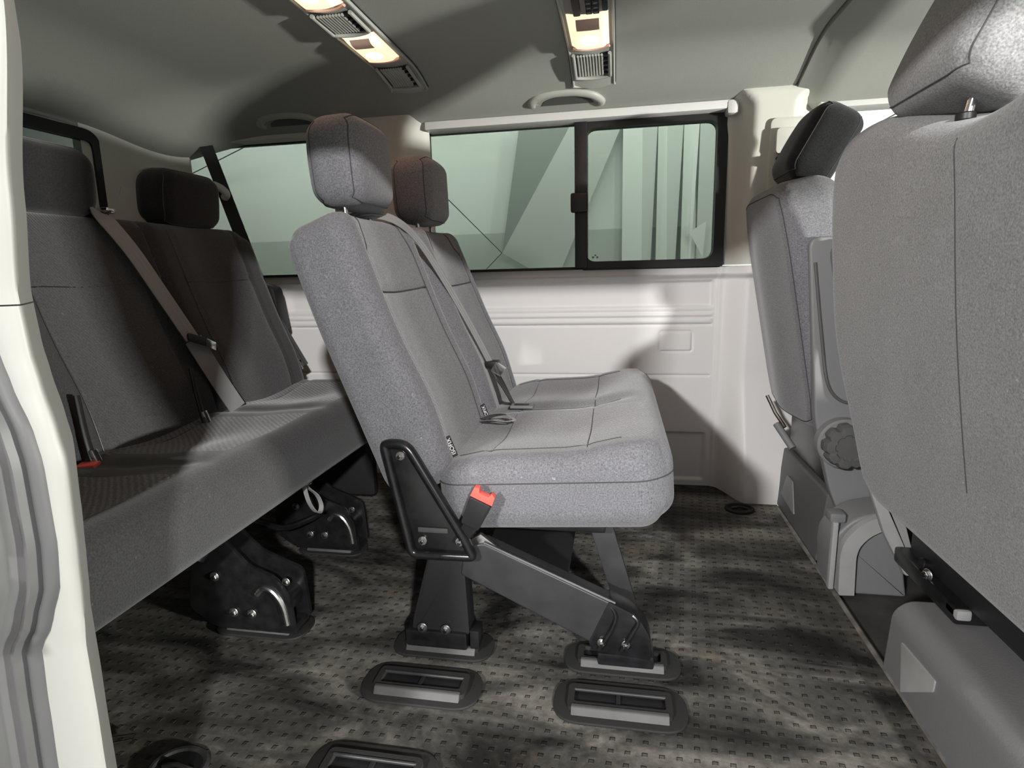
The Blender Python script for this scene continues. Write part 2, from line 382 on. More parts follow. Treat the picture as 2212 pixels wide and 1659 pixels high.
def bolt(parent, p, axis, r=0.008, h=0.008, name='bolt'):
    p = Vector(p); a = Vector(axis).normalized(); b = MB()
    b.cyl(p, p+a*h*0.35, r*1.45, STEEL, 20, 0.0008); b.cyl(p+a*h*0.3, p+a*h, r, STEEL, 6, 0.0008)
    b.cyl(p+a*h*0.9, p+a*(h*1.25), r*0.55, BLK, 12)
    return b.build(name, parent)
def headrest(parent, cx, cy, z0, lean, w, h, T, M, post_len, post_dx=0.0, face=1, piping=True, seamy=True):
    """headrest whose lower edge centre is at (cx,cy,z0); lean = forward lean (radians) of its up axis towards +x"""
    up = Vector((math.sin(lean), 0, math.cos(lean))); fw = Vector((math.cos(lean), 0, -math.sin(lean)))
    c = Vector((cx, cy, z0))+up*h/2; F = frame(c, (0, 1, 0), up, fw)
    S = Slab(w, h, T, 0.052, 0.036, F, eb=0.040, ff=lambda a, b: 0.012*(1-(a/(w/2))**2)+0.006*(b/h), bf=lambda a, b: 0.012*(1-(a/(w/2))**2)*(1-(b/(h/2))**2), ws=lambda b: 1-0.10*sstep(-h/2, h/2, b)-0.08*sstep(0.2*h, -0.5*h, b), nu=36, nv=32)
    mb = MB(); S.mesh(mb, M); hr = mb.build('headrest', parent)
    if seamy:
        q = MB(); q.tube(S.rim(1, 0.93, 30), 0.0012, SEAM, 6, closed=True); q.tube(S.rim(-1, 0.93, 30), 0.0012, SEAM, 6, closed=True); q.build('headrest_seam', hr)
    for s_ in (-1, 1):
        a = c+Vector((0, s_*0.062, 0))-up*(h/2-0.02); b = a-Vector((-post_dx, 0, post_len+0.02)); q = MB(); q.cyl(b, a, 0.0065, CHR, 14)
        q.cyl(b+Vector((0, 0, 0.010)), b+Vector((0, 0, 0.022)), 0.013, BLKP, 16, 0.002); q.build('headrest_post', hr)
    return hr

# ------------------------------------------------------------------ setting: floor
def build_floor():
    b = MB(); b.grid(lambda u, v: Vector((-1.85+2.385*u, 0.42+1.75*v, 0)), 4, 4, FLOOR)
    b.grid(lambda u, v: Vector((0.535, 0.42+1.75*v, -0.012*u)), 1, 4, RUB)
    b.grid(lambda u, v: Vector((-1.85+2.385*u, 0.42, -0.06*v)), 4, 1, RUB); struct(b.build('floor', smooth=False))
    b = MB(); b.grid(lambda u, v: Vector((0.52+1.6*u, 0.42+1.75*v, -0.012)), 4, 4, mat('front_footwell_carpet', (0.045, 0.043, 0.039), 0.8, var=0.4, vscale=12)); struct(b.build('floor', smooth=False))
    b = MB(); b.tube([(0.531, 0.42+1.6*i/20, 0.001) for i in range(20)], 0.006, mat('worn_edge_rubber', (0.16, 0.15, 0.135), 0.5, var=0.5, vscale=25), 8)
    struct(b.build('trim_8'))
    # sill below the door opening and outer body
    b = MB(); b.box((-0.62, 0.28, -0.20), (1.3, 0.42, -0.03), BODY, 0.01); struct(b.build('trim_9'))
build_floor()

# ------------------------------------------------------------------ setting: ceiling
def ceil_z(x, y):
    z = 1.40
    z -= 0.095*sstep(1.72, 2.12, y)**1.2
    z -= 0.07*sstep(0.75, 0.42, y)
    z -= 0.085*sstep(-1.25, -1.95, x)
    # shallow pressed swages across the roof
    return z
def build_ceiling():
    b = MB(); b.grid(lambda u, v: Vector((-1.86+2.38*u, 0.40+1.73*v, ceil_z(-1.86+2.38*u, 0.40+1.73*v))), 60, 60, HEAD)
    b.grid(lambda u, v: Vector((0.52+0.012*u, 0.40+1.73*v, ceil_z(0.52, 0.40+1.73*v)+0.012*u)), 1, 60, HEAD)
    struct(b.build('ceiling'))
    def fz(x, y):
        return ceil_z(0.5, y)-0.008-0.030*sstep(0.528, 0.62, x)*(0.4+0.6*sstep(1.0, 1.9, y))-0.04*sstep(1.1, 1.7, x)
    b = MB(); b.grid(lambda u, v: Vector((0.528+1.15*u, 0.40+1.73*v, fz(0.528+1.15*u, 0.40+1.73*v))), 40, 60, HEAD)
    b.grid(lambda u, v: Vector((0.528, 0.40+1.73*v, fz(0.528, 0.40+1.73*v)+0.02*u)), 1, 60, HEAD); struct(b.build('ceiling'))
    # roof skin above
    b = MB(); b.box((-1.95, 0.30, 1.43), (1.75, 2.25, 1.46), BODY); struct(b.build('trim_10', smooth=False))
    # header over the door opening
    b = MB(); b.box((-1.95, 0.36, 1.30), (1.75, 0.43, 1.45), TRIM, 0.01); struct(b.build('trim_11'))
build_ceiling()

# ------------------------------------------------------------------ setting: far wall lower panel
def wall_y(x, z):
    y = 2.125-0.004*sstep(0.8, 0.2, z)
    inx = sstep(0.330, 0.318, x)*sstep(-1.30, -1.28, x)
    # upper recess
    y += 0.012*inx*sstep(0.655, 0.665, z)*sstep(0.752, 0.742, z)
    # ledge below the window stands proud
    y -= 0.022*sstep(0.752, 0.772, z)
    for zz in (0.640, 0.622, 0.598): y += 0.006*inx*g(z-zz, 0.004)
    y -= 0.004*inx*sstep(0.595, 0.600, z)*sstep(0.645, 0.640, z)
    y += 0.005*inx*g(z-0.414, 0.003)
    # lower recess
    y += 0.010*sstep(0.32, 0.305, x)*sstep(0.205, 0.195, z)*sstep(0.02, 0.03, z)
    # pocket lid outline
    cx, cz, hw, hh = 0.205, 0.537, 0.056, 0.036
    d = max(abs(x-cx)-hw, abs(z-cz)-hh); 
    cd = math.hypot(max(abs(x-cx)-hw+0.012, 0), max(abs(z-cz)-hh+0.012, 0))-0.012; d = max(d, cd)
    if d < 0.012: y += 0.005*g(d, 0.0028)-0.002*sstep(0.0, -0.004, d)
    # pillar foot flares into the cabin
    amt = 0.05+0.10*sstep(0.45, 0.0, z)
    y -= amt*sstep(0.345+0.01*z, 0.435, x)
    y -= 0.006*sstep(0.335, 0.345, x)
    y -= 0.07*sstep(0.60, 0.56, z)*0.0
    return y
def build_walls():
    b = MB(); xs = [-1.80+0.02*i for i in range(74)]; xs = [x for x in xs if x < 0.10]+[0.10+0.004*i for i in range(125)]; xs = [x for x in xs if x <= 0.60]
    zs = [-0.03+0.0035*i for i in range(237)]
    V = [Vector((x, wall_y(x, z), z)) for z in zs for x in xs]; n = len(xs)
    Fs = [(j*n+i, j*n+i+1, (j+1)*n+i+1, (j+1)*n+i) for j in range(len(zs)-1) for i in range(n-1)]
    b.add(V, Fs, PANEL); zt = zs[-1]
    b.grid(lambda u, v: Vector((-1.8+2.4*u, 2.09+0.10*v, zt)), 4, 1, TRIM)
    struct(b.build('wall_far', ang=60))
    b = MB(); b.box((0.60, 2.05, -0.03), (1.75, 2.12, 0.80), PANEL, 0.004); struct(b.build('door_1'))
    # outer skin
    b = MB(); b.box((-1.86, 2.19, -0.5), (1.75, 2.22, 0.78), BODY); struct(b.build('wall_outer', smooth=False))
    # upper far side: pillars
    def pil(x0, x1, zt0, bulge, flare0, flare1, nx=26, nz=40, y_in=2.035, zb=0.80, rv=0.075):
        def f(u, v):
            z = zb+(zt0-zb)*v; f0 = flare0*max(0, (v-0.90)/0.10)**1.5; f1 = flare1*max(0, (v-0.90)/0.10)**1.5
            x = x0-f0+(x1+f1-x0+f0)*u; d = min(x-(x0-f0), (x1+f1)-x)
            y = 2.125-(2.125-y_in)*sstep(0, rv, d)
            y -= 0.03*(z-zb)/(zt0-zb)
            if v > 0.985: y += 0.012*(v-0.985)/0.015
            return Vector((x, y, z))
        q = MB(); q.grid(f, nx, nz, TRIM); return q
    q = pil(0.345, 0.600, 1.336, 0, 0.055, 0.085)
    # belt height adjuster on the pillar
    F = XZ(2.004)
    q.prism(rrect(0.105, 0.30, 0.02, cx=0.508, cy=1.085), F, -0.006, 0.02, TRIM, 0.003)
    o = q.build('trim_1', ang=50); struct(o)
    q = MB(); q.prism(rrect(0.085, 0.075, 0.014, cx=0.512, cy=1.165), XZ(1.985), -0.006, 0.012, TRIM, 0.003)
    q.box((0.472, 1.968, 1.112), (0.548, 1.99, 1.118), BLKP); q.build('height_adjuster', o)
    q = pil(-1.05, -0.662, 1.345, 0, 0.02, 0.05); struct(q.build('trim_2', ang=50))
    # corner pillar at the tail
    q = MB()
    def cf(u, v):
        a = Vector((-1.80, 1.80)); c = Vector((-1.64, 2.12)); m_ = Vector((-1.74, 2.03)); p = a*(1-u)**2+m_*2*u*(1-u)+c*u*u
        z = 0.3+1.04*v; ins = 0.03*v
        return Vector((p.x+ins*0.5, p.y-ins*0.6, z))
    q.grid(cf, 24, 30, TRIM)
    q.box((-1.715, 1.90, 0.80), (-1.66, 2.02, 1.20), TRIM, 0.02, rot=Matrix.Rotation(math.radians(60), 3, 'Z').to_3x3())
    q.prism([(-0.05, 0.8), (0.13, 0.8), (0.12, 1.13), (0.0, 1.13), (-0.04, 1.02)], frame((-1.775, 1.90, 0), (0.45, 0.89, 0), (0, 0, 1), (0.89, -0.45, 0)), 0, 0.025, TRIM, 0.006)
    struct(q.build('trim_3', ang=50))
    # pale strip above the far window
    q = MB(); q.box((-0.665, 2.055, 1.285), (0.36, 2.14, 1.312), PANEL, 0.006); q.box((0.335, 2.05, 1.268), (0.372, 2.13, 1.312), PANEL, 0.012); struct(q.build('trim_4'))
    q = MB(); q.box((-1.80, 2.07, 1.295), (-1.03, 2.16, 1.335), TRIM, 0.006); struct(q.build('trim_5'))
    q = MB(); q.box((0.605, 2.04, 1.262), (1.6, 2.12, 1.300), PANEL, 0.006); struct(q.build('trim_6'))
    # rear wall with tailgate
    q = MB(); q.box((-1.90, 0.40, -0.03), (-1.82, 2.15, 0.86), TRIM, 0.01)
    q.box((-1.90, 1.86, 0.84), (-1.82, 2.15, 1.42), TRIM, 0.01); q.box((-1.90, 0.40, 1.30), (-1.82, 2.15, 1.42), TRIM, 0.01); q.box((-1.90, 0.40, 0.84), (-1.82, 0.62, 1.42), TRIM, 0.01)
    struct(q.build('wall_rear'))
    q = MB(); fo = rrect(1.26, 0.50, 0.07, 8, cx=1.22, cy=1.055); fi = inset(fo, 0.036)
    Fr = lambda a, b_, d: Vector((-1.805+d+0.02*(b_-1.0), a, b_))
    V = [Fr(*p, 0) for p in fo]+[Fr(*p, 0) for p in fi]+[Fr(*p, 0.03) for p in fo]+[Fr(*p, 0.03) for p in fi]; k = len(fo); Fs = []
    for i in range(k):
        j = (i+1) % k; Fs += [(i, j, k+j, k+i), (2*k+i, 2*k+j, 3*k+j, 3*k+i), (i, j, 2*k+j, 2*k+i), (k+i, k+j, 3*k+j, 3*k+i)]
    q.add(V, Fs, BLKP); o = struct(q.build('window_4', ang=30))
    q = MB(); q.prism(fi, Fr, 0.008, 0.012, GTINT); q.build('pane', o, smooth=False)
    # near side, behind the door opening (from the pillar to the tail)
    q = MB(); q.box((-1.90, 0.455, -0.1), (-0.62, 0.49, 0.80), TRIM, 0.01); q.box((-1.90, 0.455, 0.80), (-1.55, 0.49, 1.40), TRIM, 0.01); q.box((-0.75, 0.455, 0.80), (-0.60, 0.49, 1.40), TRIM, 0.01); q.box((-1.6, 0.455, 1.27), (-0.7, 0.49, 1.40), TRIM, 0.01)
    q.box((-1.90, 0.28, -0.5), (-1.02, 0.44, 0.80), BODY, 0.02)
    struct(q.build('wall_near'))
    q = MB(); q.box((-1.56, 0.47, 0.79), (-0.74, 0.475, 1.28), mat('dark_privacy_glass', (0.01, 0.012, 0.011), 0.1)); struct(q.build('window_5', smooth=False))
    # near front door zone and dash bulkhead (mostly outside the photograph)
    q = MB(); q.box((1.15, 0.36, -0.1), (1.75, 0.44, 0.82), PANEL, 0.01); q.box((1.66, 0.36, -0.1), (1.75, 0.44, 1.40), TRIM, 0.01); struct(q.build('wall_near'))
    q = MB(); q.box((1.60, 0.40, -0.1), (1.75, 2.15, 0.55), PLD, 0.02); struct(q.build('wall_front'))
build_walls()

# ------------------------------------------------------------------ windows on the far side
def ring_prism(q, fo, fi, F, d0, d1, M):
    V = [F(*p, d0) for p in fo]+[F(*p, d0) for p in fi]+[F(*p, d1) for p in fo]+[F(*p, d1) for p in fi]; k = len(fo); Fs = []
    for i in range(k):
        j = (i+1) % k; Fs += [(i, j, k+j, k+i), (2*k+i, 2*k+j, 3*k+j, 3*k+i), (i, j, 2*k+j, 2*k+i), (k+i, k+j, 3*k+j, 3*k+i)]
    q.add(V, Fs, M)
def build_windows():
    F = XZ(2.13)
    # window_1: fixed half + sliding half
    q = MB(); q.box((-0.68, 2.128, 0.796), (-0.12, 2.15, 0.806), BLKP, 0.002); q.box((-0.68, 2.128, 1.283), (-0.12, 2.15, 1.295), BLKP, 0.002); q.box((-0.69, 2.128, 0.8), (-0.672, 2.15, 1.29), BLKP, 0.002)
    o = struct(q.build('window_1'))
    p = MB(); p.box((-0.68, 2.145, 0.80), (-0.13, 2.149, 1.29), GTINT); lab(p.build('pane', o, smooth=False), 'plain green tinted fixed pane')
    q = MB(); fo = rrect(0.478, 0.494, 0.012, 6, cx=0.111, cy=1.040); fi = rrect(0.428, 0.442, 0.035, 6, cx=0.103, cy=1.044)
    k = len(fo); ring_prism(q, fo, fi, F, -0.030, 0.018, BLKP)
    sf = q.build('sliding_frame', o, ang=30)
    p = MB(); p.prism(fi, F, 0.000, 0.004, GTINT); lab(p.build('pane', sf, smooth=False), 'green tinted sliding pane')
    p = MB(); p.box((-0.150, 2.092, 0.800), (-0.106, 2.15, 1.288), BLKP, 0.006); dv = p.build('divider', o)
    p = MB(); p.box((-0.163, 2.072, 0.990), (-0.103, 2.10, 1.055), BLKP, 0.008); lab(p.build('latch', dv), 'black square latch on the divider')
    p = MB(); 
    for (a, b_, r) in ((-0.088, 0.838, 0.004), (-0.080, 0.845, 0.0035), (-0.073, 0.838, 0.004)): p.cyl((a, 2.1285, b_), (a, 2.1295, b_), r, SHEETD, 12)
    p.build('glass_mark', sf)
    # window_2: rear side pane
    q = MB(); q.box((-1.66, 2.128, 0.796), (-1.03, 2.15, 0.806), BLKP, 0.002); q.box((-1.66, 2.128, 1.290), (-1.03, 2.15, 1.300), BLKP, 0.002)
    q.box((-1.655, 2.10, 1.262), (-1.625, 2.125, 1.29), PLL, 0.004)
    o = struct(q.build('window_2')); p = MB(); p.box((-1.67, 2.145, 0.80), (-1.02, 2.149, 1.30), GTINT); p.build('pane', o, smooth=False)
    # window_3: driver's door glass
    q = MB(); q.box((0.60, 2.10, 0.80), (0.625, 2.14, 1.27), TRIMW, 0.004); q.box((0.60, 2.10, 0.795), (1.6, 2.14, 0.812), BLKP, 0.003)
    o = struct(q.build('window_3')); p = MB(); p.box((0.62, 2.118, 0.81), (1.6, 2.122, 1.27), GCLR); p.build('pane', o, smooth=False)
build_windows()

# ------------------------------------------------------------------ outside the far side
def build_outside():
    b = MB(); b.grid(lambda u, v: Vector((-12+20*u, 7.0, 1.24+3.4*v)), 1, 1, BACK); b.grid(lambda u, v: Vector((-12+20*u, 7.0, -0.6+1.84*v)), 1, 1, DADO); struct(b.build('wall_hall', smooth=False))
    b = MB(); b.grid(lambda u, v: Vector((-12+24*u, -9+17*v, -0.56)), 1, 1, GRD); struct(b.build('ground', smooth=False))
    # folded sheets and curtain hanging in front of the hall wall
    K = 2.06
    def k(x, y, z): return Vector((x*K, y*K, (z-0.8)*K+0.8))
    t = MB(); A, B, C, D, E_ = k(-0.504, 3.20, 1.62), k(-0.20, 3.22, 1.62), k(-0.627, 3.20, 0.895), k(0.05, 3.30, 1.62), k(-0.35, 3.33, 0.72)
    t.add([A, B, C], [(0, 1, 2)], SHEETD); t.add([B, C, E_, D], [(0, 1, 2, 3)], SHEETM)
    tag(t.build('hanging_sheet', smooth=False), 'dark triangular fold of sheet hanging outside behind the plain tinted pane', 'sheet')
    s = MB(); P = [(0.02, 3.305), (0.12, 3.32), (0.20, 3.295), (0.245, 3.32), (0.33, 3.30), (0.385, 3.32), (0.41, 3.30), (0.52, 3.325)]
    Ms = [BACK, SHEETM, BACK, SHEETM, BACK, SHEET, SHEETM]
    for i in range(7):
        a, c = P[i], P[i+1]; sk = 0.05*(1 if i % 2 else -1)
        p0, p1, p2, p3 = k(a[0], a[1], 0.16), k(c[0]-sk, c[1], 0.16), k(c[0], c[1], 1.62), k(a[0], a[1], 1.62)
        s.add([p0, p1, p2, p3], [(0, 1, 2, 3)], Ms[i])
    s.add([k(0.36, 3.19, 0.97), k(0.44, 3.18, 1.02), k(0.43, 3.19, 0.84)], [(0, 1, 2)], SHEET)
    tag(s.build('pleated_curtain', smooth=False), 'pale pleated curtain hanging outside behind the sliding window', 'curtain')
    r = MB(); r.tube([k(-0.96, 3.2, 1.23), k(-0.627, 3.19, 0.895), k(-0.92, 3.2, 0.62), (-2.2, 6.6, -0.55)], 0.006, ROPE, 6); tag(r.build('cord', ang=80), 'thin dark cord meeting the tip of the triangular sheet', 'cord')
    r = MB(); r.tube([k(-2.85, 3.38, 1.36), k(-2.0, 3.2, 1.575), k(-1.6, 3.39, 1.68)], 0.006, ROPE, 6); tag(r.build('cord', ang=80), 'thin dark cord slanting up behind the tail side window', 'cord')
    r = MB(); r.tube([k(0.95, 3.392, 1.30), k(1.62, 3.392, 1.66)], 0.006, ROPE, 6); tag(r.build('cord', ang=80), "thin cord seen through the bright front door window", 'cord')
build_outside()

# ------------------------------------------------------------------ near pillar at the left edge of the photograph
def build_near_pillar():
    # (z, right edge x, left edge x, seal outer x)
    S = [(1.40, -0.475, -0.560, -0.580), (1.03, -0.486, -0.545, -0.565), (0.886, -0.515, -0.541, -0.560), (0.79, -0.5305, -0.561, -0.575), (0.737, -0.530, -0.556, -0.585), (0.706, -0.526, -0.549, -0.582), (0.66, -0.518, -0.535, -0.574),
         (0.63, -0.514, -0.531, -0.572), (0.55, -0.519, -0.5325, -0.575), (0.505, -0.523, -0.538, -0.583), (0.46, -0.527, -0.556, -0.598), (0.426, -0.531, -0.577, -0.616), (0.36, -0.532, -0.582, -0.625), (0.272, -0.535, -0.587, -0.63), (0.0, -0.54, -0.60, -0.64), (-0.1, -0.54, -0.60, -0.64)]
    S = [(a, b-0.011-0.007*sstep(0.6, 1.0, a), c-0.010-0.003*sstep(0.6, 1.0, a), d-0.010) for a, b, c, d in S]
    def interp(z):
        for a, c in zip(S[:-1], S[1:]):
            if c[0] <= z <= a[0]:
                t = (a[0]-z)/(a[0]-c[0]); t = t*t*(3-2*t)*0.5+t*0.5; return [a[i]+(c[i]-a[i])*t for i in (1, 2, 3)]
        return list(S[-1][1:])
    def strip(prof, z0, z1, n, M, name):
        q = MB(); q.grid(lambda u, v: prof(z1+(z0-z1)*v, u), 14, n, M)
        return struct(q.build(name, ang=60))
    def white(z, u):
        r, l, s_ = interp(z); w = r-l
        # u: 0 inner return -> round nose -> outer edge
        if u < 0.25: return Vector((r-0.016-0.05*(1-u/0.25)+0.016*(u/0.25), 0.52-0.068*(u/0.25), z))
        t = (u-0.25)/0.75; an = t*math.pi*0.5
        return Vector((l+w*math.cos(an), 0.452-0.012*math.sin(an), z))
    strip(white, 0.781, 1.40, 60, TRIMW, 'trim_12'); strip(white, -0.1, 0.7795, 90, TRIMW, 'trim_13')
    def seal(z, u):
        r, l, s_ = interp(z); an = math.pi*u; c = l-0.006
        return Vector((c+0.009*math.cos(an), 0.446-0.014*math.sin(an), z))
    strip(seal, -0.1, 1.40, 120, SEAL, 'trim_14')
    def body(z, u):
        r, l, s_ = interp(z); x = l-0.014-(0.042)*u
        y = 0.444-0.016*sstep(0.0, 0.15, u)+0.010*g(u-0.45, 0.12)-0.03*sstep(0.75, 1.0, u)
        return Vector((x, y, z))
    strip(body, -0.1, 1.40, 120, BODY, 'trim_15')
    def outer(z, u):
        r, l, s_ = interp(z); x = l-0.056-0.35*u
        return Vector((x, 0.40-0.10*sstep(0.0, 0.2, u), z))
    strip(outer, -0.1, 1.40, 90, JAMB, 'trim_16')
    # striker and jamb fittings at the frame's left edge
    q = thing('door_striker', 'black door striker with chromed catch on the left door jamb', 'door striker', (-0.60, 0.38, 0.62))
    b = MB(); b.box((-0.650, 0.345, 0.575), (-0.602, 0.40, 0.690), BLKP, 0.006); b.build('housing', q)
    b = MB(); b.tube(smooth_path([(-0.640, 0.34, 0.600), (-0.615, 0.32, 0.603), (-0.604, 0.335, 0.615), (-0.610, 0.36, 0.630)], 6), 0.005, CHR, 8); b.build('catch', q)
    q = thing('hinge_bracket', 'dark hinge bracket below the striker on the left door jamb', 'hinge', (-0.62, 0.36, 0.5))
    b = MB(); b.box((-0.660, 0.330, 0.500), (-0.612, 0.38, 0.548), JAMB, 0.006); b.box((-0.655, 0.325, 0.478), (-0.618, 0.36, 0.490), BODY, 0.004); b.build('bracket', q); bolt(q, (-0.628, 0.330, 0.525), (0, -1, 0), 0.006, 0.006)
build_near_pillar()

# ------------------------------------------------------------------ roof consoles
def console(x0, x1, y0, y1, segs, label, dz=0.0):
    cx = (x0+x1)/2; t = thing('roof_console', label, 'ceiling light', (cx, y1, 1.36))
    def cz(y): return ceil_z(cx, y)
    def surf(xa, xb, ya, yb, drop, M, nx=8, ny=14, q=None, bow=0.004, endbow=0.0):
        q = q or MB()
        def f(u, v):
            y = ya+(yb-ya)*v+endbow*(1-(2*u-1)**2); x = xa+(xb-xa)*u
            return Vector((x, y, cz(y)-drop-bow*(1-(2*u-1)**2)))
        q.grid(f, nx, ny, M); return q
    q = surf(x0, x1, y0, y1, 0.006, CONS, endbow=0.012)
    # side skirts
    for x in (x0, x1): q.grid(lambda u, v: Vector((x, y0+(y1-y0)*v, cz(y0+(y1-y0)*v)-0.006*u)), 1, 14, CONS)
    q.build('housing', t)
    for x in (x0+0.003, x1-0.003):
        q = MB(); q.tube([(x, y0+(y1-y0)*i/20, cz(y0+(y1-y0)*i/20)-0.008) for i in range(21)], 0.0035, CONS, 8); q.build('side_rail', t)
        q = MB(); sx = 0.004 if x > cx else -0.004; q.tube([(x+sx, y0+(y1-y0)*i/20, cz(y0+(y1-y0)*i/20)-0.0025) for i in range(21)], 0.0018, BLKP, 6); q.build('shadow_gap', t)
    xi0, xi1 = x0+0.014, x1-0.014
    for kind, ya, yb in segs:
        if kind == 'lamp':
            def lf(u, v, dd=0.0):
                y = ya+(yb-ya)*v+0.018*(1-(2*u-1)**2)*v; x = xi0+(xi1-xi0)*u
                ed = min(u, 1-u, v, 1-v)*6; return Vector((x, y, cz(y)-0.008-(0.016+dd)*sstep(0, 1, ed)))
            q = MB(); q.grid(lf, 20, 24, BULB); ln = q.build('lamp_lens', t); lab(ln, 'glowing warm ribbed lamp lens')
            q = MB(); V = [lf(0.5, 0.58, 0.0012)]+[lf(0.5+0.24*math.cos(a_*math.pi/12)*k_/4, 0.58+0.13*math.sin(a_*math.pi/12)*k_/4, 0.0012) for k_ in range(1, 5) for a_ in range(24)]
            Fs = [(0, 1+i_, 1+(i_+1) % 24) for i_ in range(24)]+[(1+24*k_+i_, 1+24*k_+(i_+1) % 24, 25+24*k_+(i_+1) % 24, 25+24*k_+i_) for k_ in range(3) for i_ in range(24)]
            q.add(V, Fs, BULBC); q.build('bulb_glow', ln)
            q = MB(); q.grid(lambda u, v: lf(0.22+0.56*u, 0.08+0.20*v, 0.0015), 8, 4, LENSF); q.build('reflector_notch', ln)
            q = MB(); q.box((cx-0.022, ya-0.012, cz(ya)-0.014), (cx+0.022, ya-0.004, cz(ya)-0.006), mat('lens_tab', (0.06, 0.03, 0.02), 0.5), 0.002); q.build('lens_tab', ln)
            pl = MB(); pl.tube([lf(i/12, 1.0)+Vector((0, 0.003, -0.004)) for i in range(13)], 0.004, LENSF, 8); pl.build('lens_rim', ln)
        elif kind == 'vent':
            q = MB(); q.grid(lambda u, v: Vector((xi0+(xi1-xi0)*u, ya+(yb-ya)*v+0.010*(1-(2*u-1)**2), cz(ya+(yb-ya)*v)-0.011)), 6, 4, PLD)
            pa = q.build('air_vent', t)
            n = 9
            for i in range(n):
                x = xi0+0.012+(xi1-xi0-0.034)*i/(n-1); s_ = MB()
                s_.tube([(x, ya+0.006+(yb-ya-0.012)*k_/6, cz(ya+0.006+(yb-ya-0.012)*k_/6)-0.0165) for k_ in range(7)], 0.0034, CONS, 8); s_.build('vent_blade', pa)
            s_ = MB()
            rim = [(xi0+(xi1-xi0)*i/16, yb+0.012*(1-(2*i/16-1)**2), cz(yb)-0.018) for i in range(17)]
            s_.tube([(xi0, ya, cz(ya)-0.016)]+rim+[(xi1, ya, cz(ya)-0.016)], 0.005, CONS, 8); s_.build('vent_rim', pa)
            for i in range(5):
                s_ = MB(); y = ya+0.01+(yb-ya-0.02)*i/4; s_.prism([(0, -0.004), (0.014, 0), (0, 0.004)], lambda a, b_, d: Vector((xi1-0.006-a, y+b_, cz(y)-0.020+d)), 0, 0.008, BLKP); s_.build('vent_tooth', pa)
        elif kind == 'switch':
            q = surf(xi0, xi1, ya, yb, 0.010, mat('switch_plate', (0.36, 0.33, 0.31), 0.5), bow=0.008); pa = q.build('switch_panel', t)
            s_ = MB(); s_.box((cx-0.030, ya, cz(ya)-0.028), (cx-0.012, yb-0.012, cz(ya)-0.016), mat('rotary_dark', (0.05, 0.025, 0.02), 0.4), 0.005); s_.build('rotary_knob', pa)
            for r_ in range(4):
                for c_ in range(2):
                    s_ = MB(); xa = cx+0.000+0.016*c_; yy = yb-0.014-0.024*(r_+1); s_.box((xa, yy, cz(yy)-0.027), (xa+0.0145, yy+0.021, cz(yy)-0.017), BLKP, 0.002); bt = s_.build('button', pa)
                    s_ = MB(); s_.box((xa+0.003, yy+0.010, cz(yy)-0.0276), (xa+0.011, yy+0.0112, cz(yy)-0.0272), WHITE); s_.build('button_mark', bt)
            s_ = MB(); s_.box((cx+0.037, yb-0.075, cz(yb)-0.025), (cx+0.050, yb-0.022, cz(yb)-0.015), BLKP, 0.003); s_.build('side_button', pa)
    # end cap
    q = MB(); q.tube([(x0+(x1-x0)*i/16, y1+0.014*(1-(2*i/16-1)**2), cz(y1)-0.008) for i in range(17)], 0.004, CONS, 8); q.build('end_cap', t)
    for L_ in segs:
        if L_[0] == 'lamp':
            y = (L_[1]+L_[2])/2; d = bpy.data.lights.new('console_lamp', 'AREA'); d.shape = 'RECTANGLE'; d.size = 0.07; d.size_y = 0.09; d.energy = 0.25; d.color = (1.0, 0.50, 0.32)
            o = bpy.data.objects.new('console_lamp', d); COL.objects.link(o); o.location = Vector((cx, y, cz(y)-0.034))
    return t
console(-0.142, -0.014, 0.90, 1.925, [('switch', 1.33, 1.50), ('lamp', 1.515, 1.725), ('vent', 1.765, 1.875), ('vent', 1.22, 1.31), ('lamp', 0.98, 1.18)], 'roof console near the grab handle with black buttons and a glowing lamp')
console(-0.712, -0.590, 0.90, 1.880, [('lamp', 1.13, 1.335), ('vent', 1.365, 1.470), ('lamp', 1.50, 1.675), ('vent', 1.735, 1.850)], 'roof console above the headrests with two glowing lamps and vents between')

# ------------------------------------------------------------------ grab handles
def handle(cx, label):
    y0 = 2.005; t = thing('grab_handle', label, 'grab handle', (cx, y0, 1.35), 'grab handles on the ceiling edge')
    P = smooth_path([(cx-0.110, y0+0.020, 1.328), (cx-0.110, y0-0.010, 1.328), (cx-0.088, y0-0.030, 1.338), (cx-0.045, y0-0.040, 1.344), (cx+0.01, y0-0.042, 1.345), (cx+0.055, y0-0.038, 1.341), (cx+0.092, y0-0.026, 1.333), (cx+0.112, y0-0.002, 1.324), (cx+0.112, y0+0.025, 1.322)], 7)
    b = MB(); b.tube(P, lambda s_: 0.0150-0.003*abs(2*s_-1), CONS, 14, flat=0.75); b.build('grip', t)
    b = MB(); b.grid(lambda u, v: Vector((cx+0.005+0.085*(2*u-1), y0+0.010-0.042*(1-(2*u-1)**2)**0.5*v, ceil_z(cx, y0+0.010-0.042*(1-(2*u-1)**2)**0.5*v)-0.002)), 16, 6, PLD); b.build('grip_shade', t)  # dark patch painted on the headliner as shade behind the grip
    for s_ in (-1, 1):
        b = MB(); b.box((cx+s_*0.10-0.014, y0+0.0, 1.325-0.0), (cx+s_*0.10+0.014, y0+0.05, 1.350), CONS, 0.006); b.build('mount', t)
    b = MB(); b.box((cx+0.02, y0+0.0, 1.330), (cx+0.038, y0+0.03, 1.345), CONS, 0.004); b.build('coat_hook', t)
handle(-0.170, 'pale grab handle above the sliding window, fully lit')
handle(-1.140, 'shaded grab handle above the tail side window')

